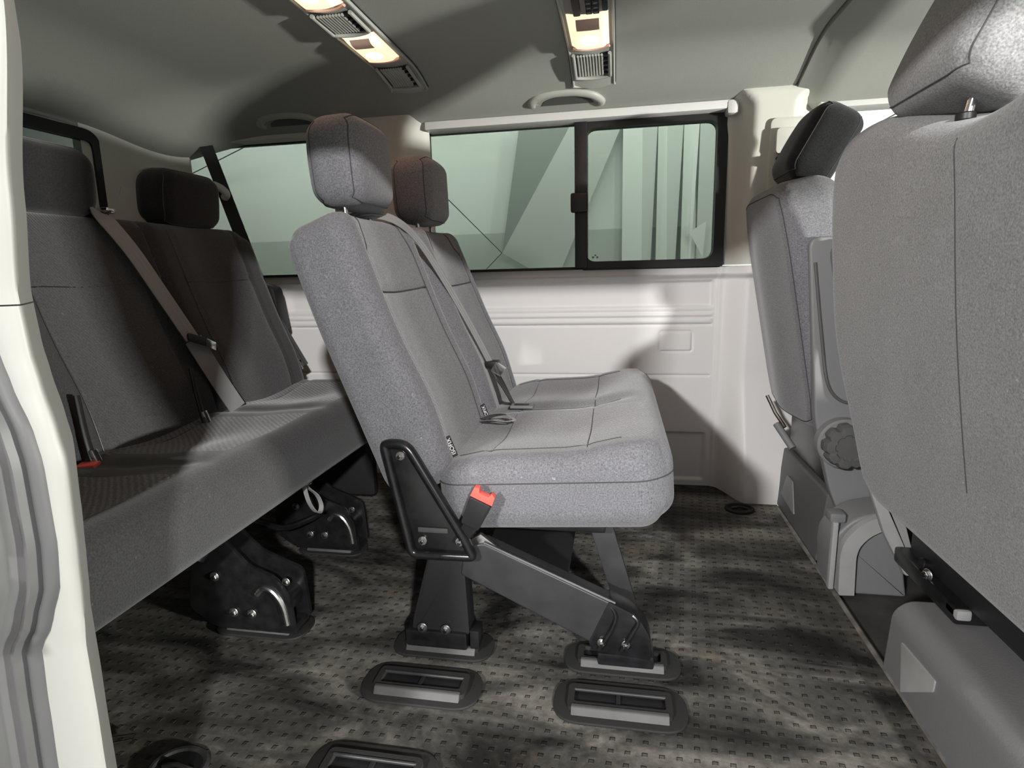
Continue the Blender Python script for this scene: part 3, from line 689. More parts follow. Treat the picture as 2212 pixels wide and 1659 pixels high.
# ------------------------------------------------------------------ floor anchors
def anchor(cx, cy, w, d, label, group='oblong seat anchors in the floor', occupied=False, deep=True):
    t = thing('floor_anchor', label, 'seat anchor', (cx, cy, 0), group); F = lambda a, b_, c: Vector((cx+a, cy+b_, c))
    b = MB(); fo = rrect(w+0.055, d+0.030, (d+0.03)*0.46, 7); b.prism(fo, F, 0.0005, 0.007, RUB, 0.003); b.build('rim', t)
    b = MB(); fi = rrect(w, d*0.78, 0.012, 4); fi2 = rrect(w-0.024, d*0.46, 0.006, 4, cy=0.004); ring_prism(b, fi, fi2, F, 0.004, 0.016, RUB); b.build('frame', t, ang=30)
    b = MB(); b.prism(fi2, F, 0.0055, 0.0075, BLKP); b.build('well', t)
    yl = -d*0.39
    b = MB(); b.prism([(yl-0.012, 0.002), (yl+0.004, 0.0025), (yl+0.008, 0.019), (yl-0.001, 0.019)], lambda a, b_, c: Vector((cx+c, cy+a, b_)), -w*0.46, w*0.46, LIP, 0.0025)
    lab(b.build('front_lip', t), 'pale grey worn front lip')
    if not occupied:
        b = MB(); b.box((cx-0.006, cy-0.015, 0.005), (cx+0.002, cy+0.020, 0.012), BLKM, 0.001); b.build('crossbar', t)
        b = MB(); b.cyl((cx-w*0.44, cy+d*0.22, 0.014), (cx+w*0.44, cy+d*0.22, 0.014), 0.0035, BEAMG, 10)
        b.cyl((cx-w*0.42, cy-d*0.20, 0.012), (cx+w*0.42, cy-d*0.20, 0.012), 0.002, BEAMG, 8); b.build('lock_bar', t)
    return t
anchor(-0.372, 0.952, 0.185, 0.080, 'empty floor anchor in front of the double seat rear foot')
anchor(0.010, 0.955, 0.190, 0.082, 'empty floor anchor in front of the beam foot, nearest the step edge')
anchor(-0.365, 1.082, 0.165, 0.066, 'floor anchor holding the double seat rear foot', occupied=True)
anchor(0.015, 1.082, 0.180, 0.066, 'floor anchor under the toe of the diagonal beam', occupied=True)
anchor(-0.388, 0.745, 0.165, 0.075, 'floor anchor cut off by the bottom edge of the photo')
anchor(-0.800, 1.092, 0.170, 0.066, 'floor anchor under the nearest bench foot', occupied=True)
anchor(-0.825, 1.475, 0.150, 0.062, 'floor anchor under the farther bench foot', occupied=True)
def round_anchor(cx, cy, r, label):
    t = thing('round_floor_anchor', label, 'floor anchor', (cx, cy, 0))
    b = MB(); P = [(cx+r*math.cos(a*math.pi/16), cy+r*0.9*math.sin(a*math.pi/16), 0.003) for a in range(32)]; b.tube(P, 0.0055, RUB, 8, closed=True); b.build('ring', t)
    b = MB(); b.cyl((cx, cy, 0.0005), (cx, cy, 0.003), r*0.95, BLKP, 32); b.build('well', t)
    b = MB(); b.tube([(cx-r*0.6, cy, 0.004), (cx, cy, 0.011), (cx+r*0.6, cy, 0.004)], 0.004, BEAMG, 8); b.build('eye', t)
round_anchor(0.405, 1.910, 0.042, 'round black floor anchor at the foot of the far pillar')
round_anchor(-0.712, 0.705, 0.045, 'round black floor anchor near the white pillar foot')
b = MB(); b.tube([(-0.90, 0.728, 0.010), (-0.835, 0.752, 0.010), (-0.832, 0.742, 0.009), (-0.89, 0.716, 0.009)], 0.002, CHR, 8); tag(b.build('metal_clip'), 'thin shiny metal clip lying on dark floor beside white pillar', 'clip')

# ------------------------------------------------------------------ middle double seat
def build_double_seat():
    t = thing('double_seat', 'grey cloth two-place seat with two headrests standing on black metal legs', 'seat', (-0.15, 1.50, 0))
    yc = 1.505
    # backrest
    h = Vector((-0.200, 0, 0.535)).normalized(); d = Vector((h.z, 0, -h.x))
    FB = frame((-0.498, yc, 0.632), (0, 1, 0), h, d)
    def prof(w, hh):
        q = 0
        for c in (-0.232, 0.232):
            x = w-c; q += -0.012*g(x, 0.085)+0.012*g(abs(x)-0.160, 0.035)
            for s_ in (-0.142, 0.142): q -= 0.004*g(x-s_, 0.006)
        q -= 0.020*g(w, 0.022)
        q -= 0.006*g(hh-0.118, 0.008)*(1 if 0.09 < abs(w) < 0.374 else 0)
        q += 0.010*g(hh+0.13, 0.10)
        return q
    S = Slab(0.890, 0.595, 0.125, 0.055, 0.032, FB, eb=0.030, ff=prof, bf=lambda w, hh: 0.008, ws=lambda hh: 1-0.035*sstep(0.05, 0.30, hh), nu=96, nv=70,
             hs=lambda w, hh: -0.014*sstep(0.2, 0.3, hh)*(g(w, 0.05)))
    mb = MB(); S.mesh(mb, FAB, lambda w, hh: INS if 0.09 < abs(w) < 0.374 else FAB); bk = mb.build('backrest', t)
    def seam(par, S_, pts, r=0.0013, side=1, name='seam'):
        q = MB(); q.tube(S_.line(pts, side, 0.0008), r, SEAM, 6); q.build(name, par)
    for s_ in (-1, 1):
        seam(bk, S, [(s_*0.374, -0.28), (s_*0.374, 0.20), (s_*0.330, 0.285)]); seam(bk, S, [(s_*0.090, -0.28), (s_*0.090, 0.20), (s_*0.120, 0.285)])
        seam(bk, S, [(s_*0.09, 0.118), (s_*0.374, 0.118)], 0.0022)
    # woven tag labels reading ISOFIX
    for w_ in (-0.380, -0.075):
        p = S.pos(w_/(0.445), -0.238/0.2975, 1, 0.006); q = MB(); u = h; v = (Vector((0.80, 0.60, 0))-u*Vector((0.80, 0.60, 0)).dot(u)).normalized(); d2 = v.cross(u).normalized()
        d2 = d2 if d2.y < 0 else -d2; FT = frame(p, v, u, d2); q.prism(rrect(0.013, 0.046, 0.001, 2), FT, 0.0, 0.0015, BLKP); tg = q.build('tag', bk); lab(tg, 'black woven tag lettered ISOFIX')
        cu = bpy.data.curves.new('tag_text', 'FONT'); cu.body = 'ISOFIX'; cu.size = 0.0125; cu.align_x = 'CENTER'; cu.align_y = 'CENTER'; cu.extrude = 0.0002
        to = bpy.data.objects.new('tmp', cu); COL.objects.link(to); bpy.context.view_layer.update()
        me = bpy.data.meshes.new_from_object(to.evaluated_get(bpy.context.evaluated_depsgraph_get())); bpy.data.objects.remove(to)
        # text reads upwards: text x -> up, text y -> away from reader
        rot = Matrix(((u.x, -v.x, d2.x), (u.y, -v.y, d2.y), (u.z, -v.z, d2.z)))
        o = bpy.data.objects.new('lettering', me); COL.objects.link(o); me.materials.append(WHITE)
        rt = Vector(t['_r']); me.transform(Matrix.Translation(p+d2*0.0018-rt) @ rot.to_4x4()); o.parent = tg
    # cushion
    FC = frame((-0.124, yc, 0.363), (0, 1, 0), (1, 0, 0.06), (-0.06, 0, 1))
    def cp(w, x):
        q = 0
        for c in (-0.225, 0.225):
            y = w-c; q += -0.016*g(y, 0.11)*sstep(0.22, 0.02, x)
        q -= 0.012*g(w, 0.03)*sstep(0.2, 0.1, x)
        q += 0.018*sstep(0.02, 0.17, x)
        q -= 0.004*g(x+0.125, 0.006)+0.003*g(x-0.072, 0.006)
        q -= 0.03*sstep(-0.12, -0.23, x)*0.5
        return q
    SCs = Slab(0.895, 0.475, 0.165, 0.055, 0.040, FC, eb=0.060, ff=cp, nu=80, nv=60, ws=lambda x: 1-0.05*sstep(0.16, 0.24, x))
    mb = MB(); SCs.mesh(mb, FAB, lambda w, x: INS if (abs(abs(w)-0.225) < 0.16) else FAB); cu_ = mb.build('cushion', t)
    for a in (-0.125, 0.072): seam(cu_, SCs, [(-0.42, a), (0.42, a)], 0.0012)
    for w_ in (-0.385, -0.0, 0.385): seam(cu_, SCs, [(w_, -0.2), (w_*0.98, 0.14)], 0.0011)
    q = MB(); q.tube(SCs.belt(0.030), 0.0015, SEAM, 6, closed=True); q.build('piping', cu_)
    # pale underside panel
    q = MB(); q.box((-0.315, 1.12, 0.264), (-0.02, 1.90, 0.290), BLK, 0.006); q.build('seat_pan', t)
    # headrests
    for y_ in (1.268, 1.735): headrest(t, -0.578, y_, 0.940, math.radians(-3), 0.232, 0.188, 0.112, FAB, 0.045, 0.005)
    # side brackets, beams and legs at both ends
    for y_, sd in ((1.045, -1), (1.955, 1)):
        Fp = (lambda yy, s_: (lambda a, b_, c: Vector((a, yy+s_*c, b_))))(y_, sd)
        pts = [(-0.462, 0.478), (-0.402, 0.480), (-0.286, 0.275), (-0.268, 0.232), (-0.414, 0.230)]
        ol = rpoly(pts, [0.022, 0.030, 0.02, 0.022, 0.022], 6)
        q = MB(); q.prism(ol, Fp, 0.0, 0.006, BLK, 0.002); br = q.build('side_bracket', t)
        q = MB(); q.tube([Fp(p[0], p[1], 0.010) for p in inset(ol, 0.008 if True else 0)], 0.0095, BLK, 10, closed=True); q.build('bracket_flange', br)
        for bx, bz in ((-0.420, 0.446), (-0.384, 0.268), (-0.306, 0.270)): bolt(br, Fp(bx, bz, 0.006), (0, sd, 0), 0.0065, 0.011)
        q = MB(); q.box((-0.392, y_+min(sd*0.006, sd*0.010), 0.287), (-0.330, y_+max(sd*0.006, sd*0.010), 0.297), LIP, 0.001); lab(q.build('rating_sticker', br), 'small pale sticker strip')
        # diagonal beam
        bp_ = rpoly([(-0.300, 0.252), (-0.262, 0.262), (0.000, 0.148), (-0.045, 0.060), (-0.312, 0.190)], 0.006, 3)
        q = MB(); q.prism(bp_, Fp, -0.050, -0.006, BEAMG, 0.004, 3); be = q.build('leg_beam', t)
        q = MB(); q.tube([Fp(-0.262+0.262*i/10, 0.260-0.112*i/10, -0.012) for i in range(11)], 0.0045, BEAMG, 8); q.build('beam_edge', be)
        ft = rpoly([(-0.012, 0.155), (0.045, 0.128), (0.072, 0.080), (0.072, 0.030), (-0.045, 0.045), (-0.052, 0.062)], [0.006, 0.02, 0.02, 0.006, 0.006, 0.006], 4)
        q = MB(); q.prism(ft, Fp, -0.055, -0.004, BLK, 0.004); fo = q.build('beam_foot', be)
        for x0 in (0.0, 0.043):
            q = MB(); q.tube(smooth_path([Fp(x0-0.030, 0.052, 0.0), Fp(x0-0.006, 0.098, 0.0), Fp(x0+0.002, 0.128 if x0 < 0.02 else 0.118, -0.002), Fp(x0-0.012, 0.148 if x0 < 0.02 else 0.130, -0.010)], 6), 0.0042, BLK, 8); q.build('foot_rib', fo)
        for bx in (-0.026, 0.022): bolt(fo, Fp(bx, 0.066, -0.003), (0, sd, 0), 0.006, 0.010)
        # rear leg
        q = MB(); q.prism(rpoly([(-0.378, 0.240), (-0.306, 0.240), (-0.300, 0.050), (-0.428, 0.035), (-0.424, 0.075)], 0.006, 3), Fp, -0.062, -0.012, BLKM, 0.004); rl = q.build('rear_leg', t)
        q = MB(); q.box((-0.440, y_+min(-sd*0.07, -sd*0.004), 0.016), (-0.305, y_+max(-sd*0.07, -sd*0.004), 0.055), BLK, 0.006); q.box((-0.300, y_+min(-sd*0.05, -sd*0.01), 0.018), (-0.280, y_+max(-sd*0.05, -sd*0.01), 0.060), BLK, 0.003); q.build('leg_foot', rl)
        for bx in (-0.401, -0.350): bolt(rl, Fp(bx, 0.062, -0.006), (0, sd, 0), 0.0075, 0.008)
        q = MB(); q.box((-0.034, y_+min(-sd*0.07, -sd*0.004), 0.012), (0.078, y_+max(-sd*0.07, -sd*0.004), 0.040), BLK, 0.006); q.build('toe_block', be)
    # front strut, cross tubes
    q = MB(); q.prism([(-0.062, 0.285), (-0.012, 0.285), (0.058, 0.045), (0.010, 0.045)], XZ(1.16), 0, 0.012, BEAMG, 0.003); lab(q.build('front_strut', t), 'flat dark grey upright strap under the cushion')
    q = MB(); q.cyl((-0.335, 1.06, 0.235), (-0.335, 1.94, 0.235), 0.020, BLKM, 16); q.build('cross_tube', t)
    q = MB(); q.box((-0.30, 1.10, 0.140), (-0.10, 1.90, 0.160), BLKM, 0.004, rot=None); q.build('under_tray', t)
    # steel hinge behind the bracket
    q = MB(); q.prism(rpoly([(-0.292, 0.262), (-0.270, 0.278), (-0.215, 0.236), (-0.225, 0.222), (-0.275, 0.235)], 0.004, 3), XZ(1.06), 0, 0.012, STEEL, 0.002); q.build('hinge_plate', t)
    # buckle on the near side
    u = Vector((0.42, 0, 0.91)).normalized(); v = Vector((0.91, 0, -0.42)).normalized()
    FK = frame((-0.262, 1.030, 0.352), v, u, (0, -1, 0))
    q = MB(); q.prism(rpoly([(-0.019, -0.046), (0.019, -0.046), (0.0235, 0.014), (-0.0235, 0.014)], 0.006, 4), FK, -0.010, 0.010, BLKP, 0.003); bu = q.build('buckle', t); lab(bu, 'black buckle with red release button beside the cushion')
    q = MB(); q.prism([(-0.0235, 0.0145), (0.0235, 0.0145), (0.0225, 0.032), (0.014, 0.038), (0.010, 0.0285), (-0.009, 0.0285), (-0.013, 0.038), (-0.0225, 0.034)], FK, -0.009, 0.009, RED, 0.0015); q.build('release_button', bu)
    q = MB(); q.ribbon([FK(0, -0.04, 0), FK(-0.004, -0.075, -0.006), FK(-0.01, -0.11, -0.012)], (0, -1, 0), 0.025, 0.004, BLKP); q.build('buckle_strap', bu)
    # grey pull loop between the places
    P = smooth_path([(-0.338, 1.400, 0.420), (-0.300, 1.355, 0.436), (-0.262, 1.330, 0.440), (-0.246, 1.332, 0.447), (-0.262, 1.345, 0.456), (-0.300, 1.372, 0.447), (-0.336, 1.405, 0.428)], 6)
    q = MB(); q.ribbon(P, (0.2, 0.35, 1), 0.020, 0.0022, WEBG); lab(q.build('pull_loop', t), 'short grey webbing loop in the seat crease')
    q = MB(); q.box((-0.285, 1.50, 0.432), (-0.222, 1.535, 0.440), PLG, 0.003); q.box((-0.275, 1.508, 0.438), (-0.235, 1.527, 0.442), BLKP, 0.002); lab(q.build('crease_buckle', t), 'grey plastic buckle lying in the seat crease')
build_double_seat()
def belt_double():
    t = thing('seat_belt', 'seat belt hanging down the front of the grey double seat backrest', 'seat belt', (-0.36, 1.45, 0.6))
    P = smooth_path([(-0.630, 1.275, 0.915), (-0.575, 1.320, 0.937), (-0.532, 1.390, 0.925), (-0.502, 1.470, 0.875), (-0.460, 1.555, 0.765), (-0.412, 1.620, 0.640), (-0.368, 1.665, 0.525)], 8)
    q = MB(); q.ribbon(P, [Vector((0.75, -0.60, 0.28))]*len(P), 0.021, 0.0035, WEBG, 3); lab(q.build('shoulder_webbing', t), 'grey webbing with pale stripes')
    P = smooth_path([(-0.372, 1.672, 0.525), (-0.325, 1.62, 0.470), (-0.280, 1.54, 0.433)], 8)
    q = MB(); q.ribbon(P, [Vector((0.9, -0.4, 0.3))]*len(P), 0.040, 0.0035, WEB, 3); lab(q.build('lap_webbing', t), 'dark lower webbing')
    q = MB(); q.box((-0.386, 1.645, 0.518), (-0.345, 1.690, 0.538), BLKP, 0.005); tg = q.build('tongue', t)
    q = MB(); q.box((-0.362, 1.640, 0.500), (-0.328, 1.660, 0.530), CHR, 0.002, rot=Matrix.Rotation(0.6, 3, 'Y')); lab(q.build('tongue_plate', tg), 'chrome latch plate')
belt_double()

# ------------------------------------------------------------------ rear bench
def build_rear_bench():
    t = thing('rear_bench', 'shade-darkened three-place bench across the back with black folding feet', 'bench', (-0.95, 1.13, 0))
    y0, y1 = 0.50, 1.80; yc = (y0+y1)/2; Wd = y1-y0
    h = Vector((-0.17, 0, 0.55)).normalized(); d = Vector((h.z, 0, -h.x)); cs = (-0.47, -0.03, 0.41)
    FB = frame((-1.175, yc, 0.655), (0, 1, 0), h, d)
    def prof(w, hh):
        q = 0
        for c in cs: q += -0.018*g(w-c, 0.09)-0.004*g(abs(w-c)-0.14, 0.006)
        for c in (-0.25, 0.19): q += 0.008*g(w-c, 0.035)-0.018*g(w-c, 0.012)
        q -= 0.005*g(hh-0.125, 0.007); q += 0.012*g(hh+0.14, 0.10); return q
    S = Slab(Wd, 0.60, 0.13, 0.075, 0.045, FB, ff=prof, nu=110, nv=56)
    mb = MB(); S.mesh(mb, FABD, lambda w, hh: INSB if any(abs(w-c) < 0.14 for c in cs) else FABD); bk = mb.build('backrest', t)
    for c in cs:
        for s_ in (-0.14, 0.14):
            q = MB(); q.tube(S.line([(c+s_, -0.26), (c+s_, 0.27)], 1, 0.001), 0.0014, BLKP, 6); q.build('seam', bk)
        q = MB(); q.tube(S.line([(c-0.14, 0.125), (c+0.14, 0.125)], 1, 0.001), 0.0024, BLKP, 6); q.build('seam', bk)
    FC = frame((-0.918, yc+0.005, 0.388), (0, 1, 0), (1, 0, 0.02), (-0.02, 0, 1))
    def cp(w, x):
        q = 0
        for c in cs: q += -0.020*g(w-c, 0.12)*sstep(0.24, 0.0, x)
        q += 0.006*sstep(0.0, 0.12, x); q -= 0.004*g(x+0.10, 0.006)
        for c in (-0.25, 0.19): q -= 0.010*g(w-c, 0.02)*sstep(0.22, 0.1, x)
        return q
    Sc = Slab(Wd+0.01, 0.45, 0.145, 0.05, 0.055, FC, eb=0.03, ff=cp, nu=110, nv=56)
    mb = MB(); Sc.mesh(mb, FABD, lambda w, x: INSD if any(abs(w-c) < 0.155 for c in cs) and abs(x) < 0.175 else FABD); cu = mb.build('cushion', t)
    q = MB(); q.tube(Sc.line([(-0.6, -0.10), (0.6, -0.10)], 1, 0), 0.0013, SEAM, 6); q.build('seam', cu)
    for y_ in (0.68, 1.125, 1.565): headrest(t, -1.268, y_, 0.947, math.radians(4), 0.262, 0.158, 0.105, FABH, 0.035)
    # chrome guide next to the nearest visible headrest
    q = MB(); q.box((-1.235, 1.245, 0.960), (-1.205, 1.275, 0.974), CHR, 0.006); lab(q.build('belt_guide', t), 'small chrome belt guide on top of the backrest')
    # buckle stalks
    for yb in (0.930, 1.245):
        q = MB(); q.tube(smooth_path([(-1.005, yb-0.010, 0.440), (-1.022, yb-0.004, 0.500), (-1.045, yb+0.012, 0.580)], 6), lambda s_: 0.010-0.002*s_, BLKP, 12, flat=0.6); st = q.build('buckle_stalk', t)
        q = MB(); q.box((-1.008, yb-0.016, 0.440), (-0.996, yb-0.002, 0.478), CHR, 0.003, rot=Matrix.Rotation(-0.35, 3, 'Y')); q.build('stalk_clip', st)
    q = MB(); q.box((-1.020, 0.885, 0.440), (-0.985, 0.918, 0.456), RED, 0.004, rot=Matrix.Rotation(0.4, 3, 'Z')); q.box((-1.000, 0.830, 0.440), (-0.975, 0.880, 0.452), RED, 0.003, rot=Matrix.Rotation(0.2, 3, 'Z')); lab(q.build('red_buckle_button', t), 'red buckle buttons on the bench cushion')
    # undercarriage
    q = MB(); q.box((-1.10, 0.56, 0.290), (-0.78, 1.76, 0.325), BLKM, 0.006); q.build('seat_pan', t)
    q = MB(); q.cyl((-0.86, 0.62, 0.262), (-0.86, 1.72, 0.262), 0.020, BLK, 16); q.cyl((-1.06, 0.62, 0.240), (-1.06, 1.72, 0.240), 0.020, BLK, 16); q.build('frame_tube', t)
    q = MB(); q.box((-1.20, 1.735, 0.06), (-0.80, 1.775, 0.42), BLKM, 0.02); q.build('side_shield', t)
    for y_, x0 in ((1.085, 0.0), (1.475, -0.03)):
        Fp = (lambda yy, xx: (lambda a, b_, c: Vector((a+xx, yy+c, b_))))(y_, x0)
        q = MB(); q.prism(rpoly([(-0.960, 0.060), (-0.935, 0.205), (-0.870, 0.255), (-0.800, 0.175), (-0.735, 0.150), (-0.705, 0.100), (-0.700, 0.022), (-0.900, 0.018)], 0.016, 4), Fp, -0.035, -0.023, BLK, 0.003); ft = q.build('folding_foot', t)
        q = MB(); q.prism(rpoly([(-0.960, 0.060), (-0.935, 0.205), (-0.870, 0.255), (-0.800, 0.185), (-0.735, 0.160), (-0.700, 0.145), (-0.692, 0.022), (-0.900, 0.018)], 0.016, 4), Fp, 0.020, 0.032, BLK, 0.003); q.build('foot_plate', ft)
        q = MB(); q.cyl(Fp(-0.735, 0.085, -0.03), Fp(-0.735, 0.085, 0.03), 0.030, BLK, 20, 0.004); q.box(tuple(Fp(-0.90, 0.012, -0.03)), tuple(Fp(-0.70, 0.035, 0.03)), BLK, 0.004); q.build('foot_lock', ft)
        q = MB(); P = smooth_path([Fp(-0.782, 0.108, -0.036), Fp(-0.765, 0.125, -0.036), Fp(-0.740, 0.118, -0.038), Fp(-0.722, 0.085, -0.036), Fp(-0.715, 0.040, -0.036)], 6); q.tube(P, 0.006, STEEL, 8); lab(q.build('worn_edge', ft), 'worn shiny steel edge')
        for bx, bz in ((-0.845, 0.060), (-0.800, 0.060), (-0.882, 0.145)): bolt(ft, Fp(bx, bz, -0.036), (0, -1, 0), 0.0075, 0.007)
        bolt(ft, Fp(-0.715, 0.138, -0.024), (0, -1, 0), 0.0065, 0.006)
    # brace tubes between the feet
    q = MB(); q.tube(smooth_path([(-0.905, 1.10, 0.255), (-0.86, 1.17, 0.225), (-0.845, 1.26, 0.165), (-0.84, 1.38, 0.135), (-0.835, 1.47, 0.125)], 6), 0.009, BLK, 10); q.build('brace', t)
    q = MB(); q.tube([(-0.90, 1.04, 0.215), (-0.855, 1.10, 0.305)], 0.010, STEEL, 10); q.tube([(-0.905, 1.03, 0.195), (-0.885, 1.06, 0.235)], 0.016, BLK, 10); lab(q.build('gas_strut', t), 'small steel strut above the near foot')
    P = smooth_path([(-0.742, 1.210, 0.325), (-0.742, 1.216, 0.290), (-0.738, 1.222, 0.255), (-0.735, 1.240, 0.225), (-0.735, 1.262, 0.214), (-0.738, 1.276, 0.228), (-0.742, 1.266, 0.258), (-0.748, 1.236, 0.290), (-0.752, 1.222, 0.322)], 6)
    nn = [(P[min(i_+1, len(P)-1)]-P[max(i_-1, 0)]).normalized().cross(Vector((1, -0.25, 0))) for i_ in range(len(P))]
    q = MB(); q.ribbon(P, nn, 0.013, 0.002, mat('pale_strap', (0.36, 0.36, 0.35), 0.7)); lab(q.build('pull_strap', t), 'pale grey pull strap loop hanging under the cushion')
    q = MB(); q.cyl((-0.744, 1.225, 0.300), (-0.735, 1.235, 0.308), 0.006, CHR, 12); q.build('strap_rivet', t)
INSB = fabric('bench_shade_back_insert', (0.056, 0.056, 0.059), 0.08, 90)  # back insert darkened in colour with the bench shade
build_rear_bench()
def belts_rear():
    t = thing('seat_belt', 'grey seat belt lying across the shade-darkened rear bench backrest', 'seat belt', (-1.1, 1.4, 0.6))
    P = smooth_path([(-1.262, 1.245, 0.940), (-1.225, 1.235, 0.963), (-1.185, 1.215, 0.945), (-1.150, 1.245, 0.868), (-1.112, 1.275, 0.765), (-1.068, 1.305, 0.650)], 8)
    q = MB(); q.ribbon(P, [Vector((0.93, -0.22, 0.28))]*len(P), 0.040, 0.005, WEBG, 3); lab(q.build('shoulder_webbing', t), 'grey webbing with raised ribs')
    P = smooth_path([(-1.066, 1.305, 0.648), (-1.040, 1.340, 0.545), (-1.012, 1.372, 0.452)], 8)
    q = MB(); q.ribbon(P, [Vector((0.93, -0.32, 0.28))]*len(P), 0.050, 0.003, WEBG); q.build('lap_webbing', t)
    q = MB(); q.prism(rpoly([(-0.034, -0.010), (0.034, -0.010), (0.034, 0.012), (-0.034, 0.012)], 0.008, 4), frame((-1.056, 1.306, 0.645), (0.1, 0.93, -0.35), (-0.25, 0.35, 0.9), (0.95, -0.2, 0.2)), 0.0, 0.008, BLKP, 0.003); tg = q.build('tongue', t)
    q = MB(); q.prism(rpoly([(-0.012, -0.022), (0.012, -0.022), (0.012, 0.012), (-0.012, 0.012)], 0.003, 3), frame((-1.046, 1.336, 0.632), (-0.2, 0.45, 0.87), (-0.1, -0.87, 0.45), (0.95, -0.2, 0.2)), 0.0, 0.003, CHR, 0.001); lab(q.build('tongue_plate', tg), 'chrome latch plate')
    t = thing('seat_belt', 'black seat belt running down from the ceiling past the tail side window', 'seat belt', (-1.4, 2.05, 1.0))
    A = Vector((-1.525, 2.06, 1.300)); Lp = Vector((-1.455, 2.03, 1.115)); B = Vector((-1.275, 1.98, 0.665)); C_ = Vector((-1.150, 1.95, 0.470))
    q = MB(); q.ribbon([A+(B-A)*i/20 for i in range(21)], (0.3, -1, 0.0), 0.046, 0.004, WEB); q.build('shoulder_webbing', t)
    q = MB(); q.ribbon([B+(C_-B)*i/10 for i in range(11)], (0.5, -1, 0.0), 0.046, 0.004, WEB, 3); q.build('lap_webbing', t)
    q = MB(); q.tube(smooth_path([(-1.500, 2.02, 1.130), (-1.470, 2.00, 1.136), (-1.440, 2.00, 1.125), (-1.425, 2.01, 1.105), (-1.440, 2.02, 1.092)], 6), 0.014, TRIM, 10); lab(q.build('belt_guide', t), 'cream belt guide loop')
    q = MB(); q.box((-1.215, 1.93, 0.475), (-1.155, 1.965, 0.495), BLKP, 0.006); tg = q.build('tongue', t)
    q = MB(); q.tube([(-1.175, 1.925, 0.49), (-1.150, 1.92, 0.505), (-1.135, 1.925, 0.465)], 0.004, CHR, 8); q.build('tongue_plate', tg)
    q = MB(); q.prism(rpoly([(-1.30, 0.62), (-1.23, 0.60), (-1.25, 0.76), (-1.32, 0.78)], 0.015, 4), XZ(1.97), 0, 0.06, BLKP, 0.006); lab(q.build('retractor_cover', t), 'black retractor cover')
    t = thing('seat_belt', 'dark seat belt on the far pillar behind the driver headrest', 'seat belt', (0.52, 1.97, 1.0))
    q = MB(); q.ribbon([(0.505, 1.975, 1.13), (0.515, 1.95, 1.00), (0.52, 1.96, 0.86), (0.60, 1.99, 0.60)], (0, -1, 0), 0.046, 0.003, PLD); q.build('webbing', t)
    q = MB(); q.box((0.478, 1.955, 1.090), (0.535, 1.985, 1.120), BLKP, 0.008); q.build('upper_anchor', t)
belts_rear()

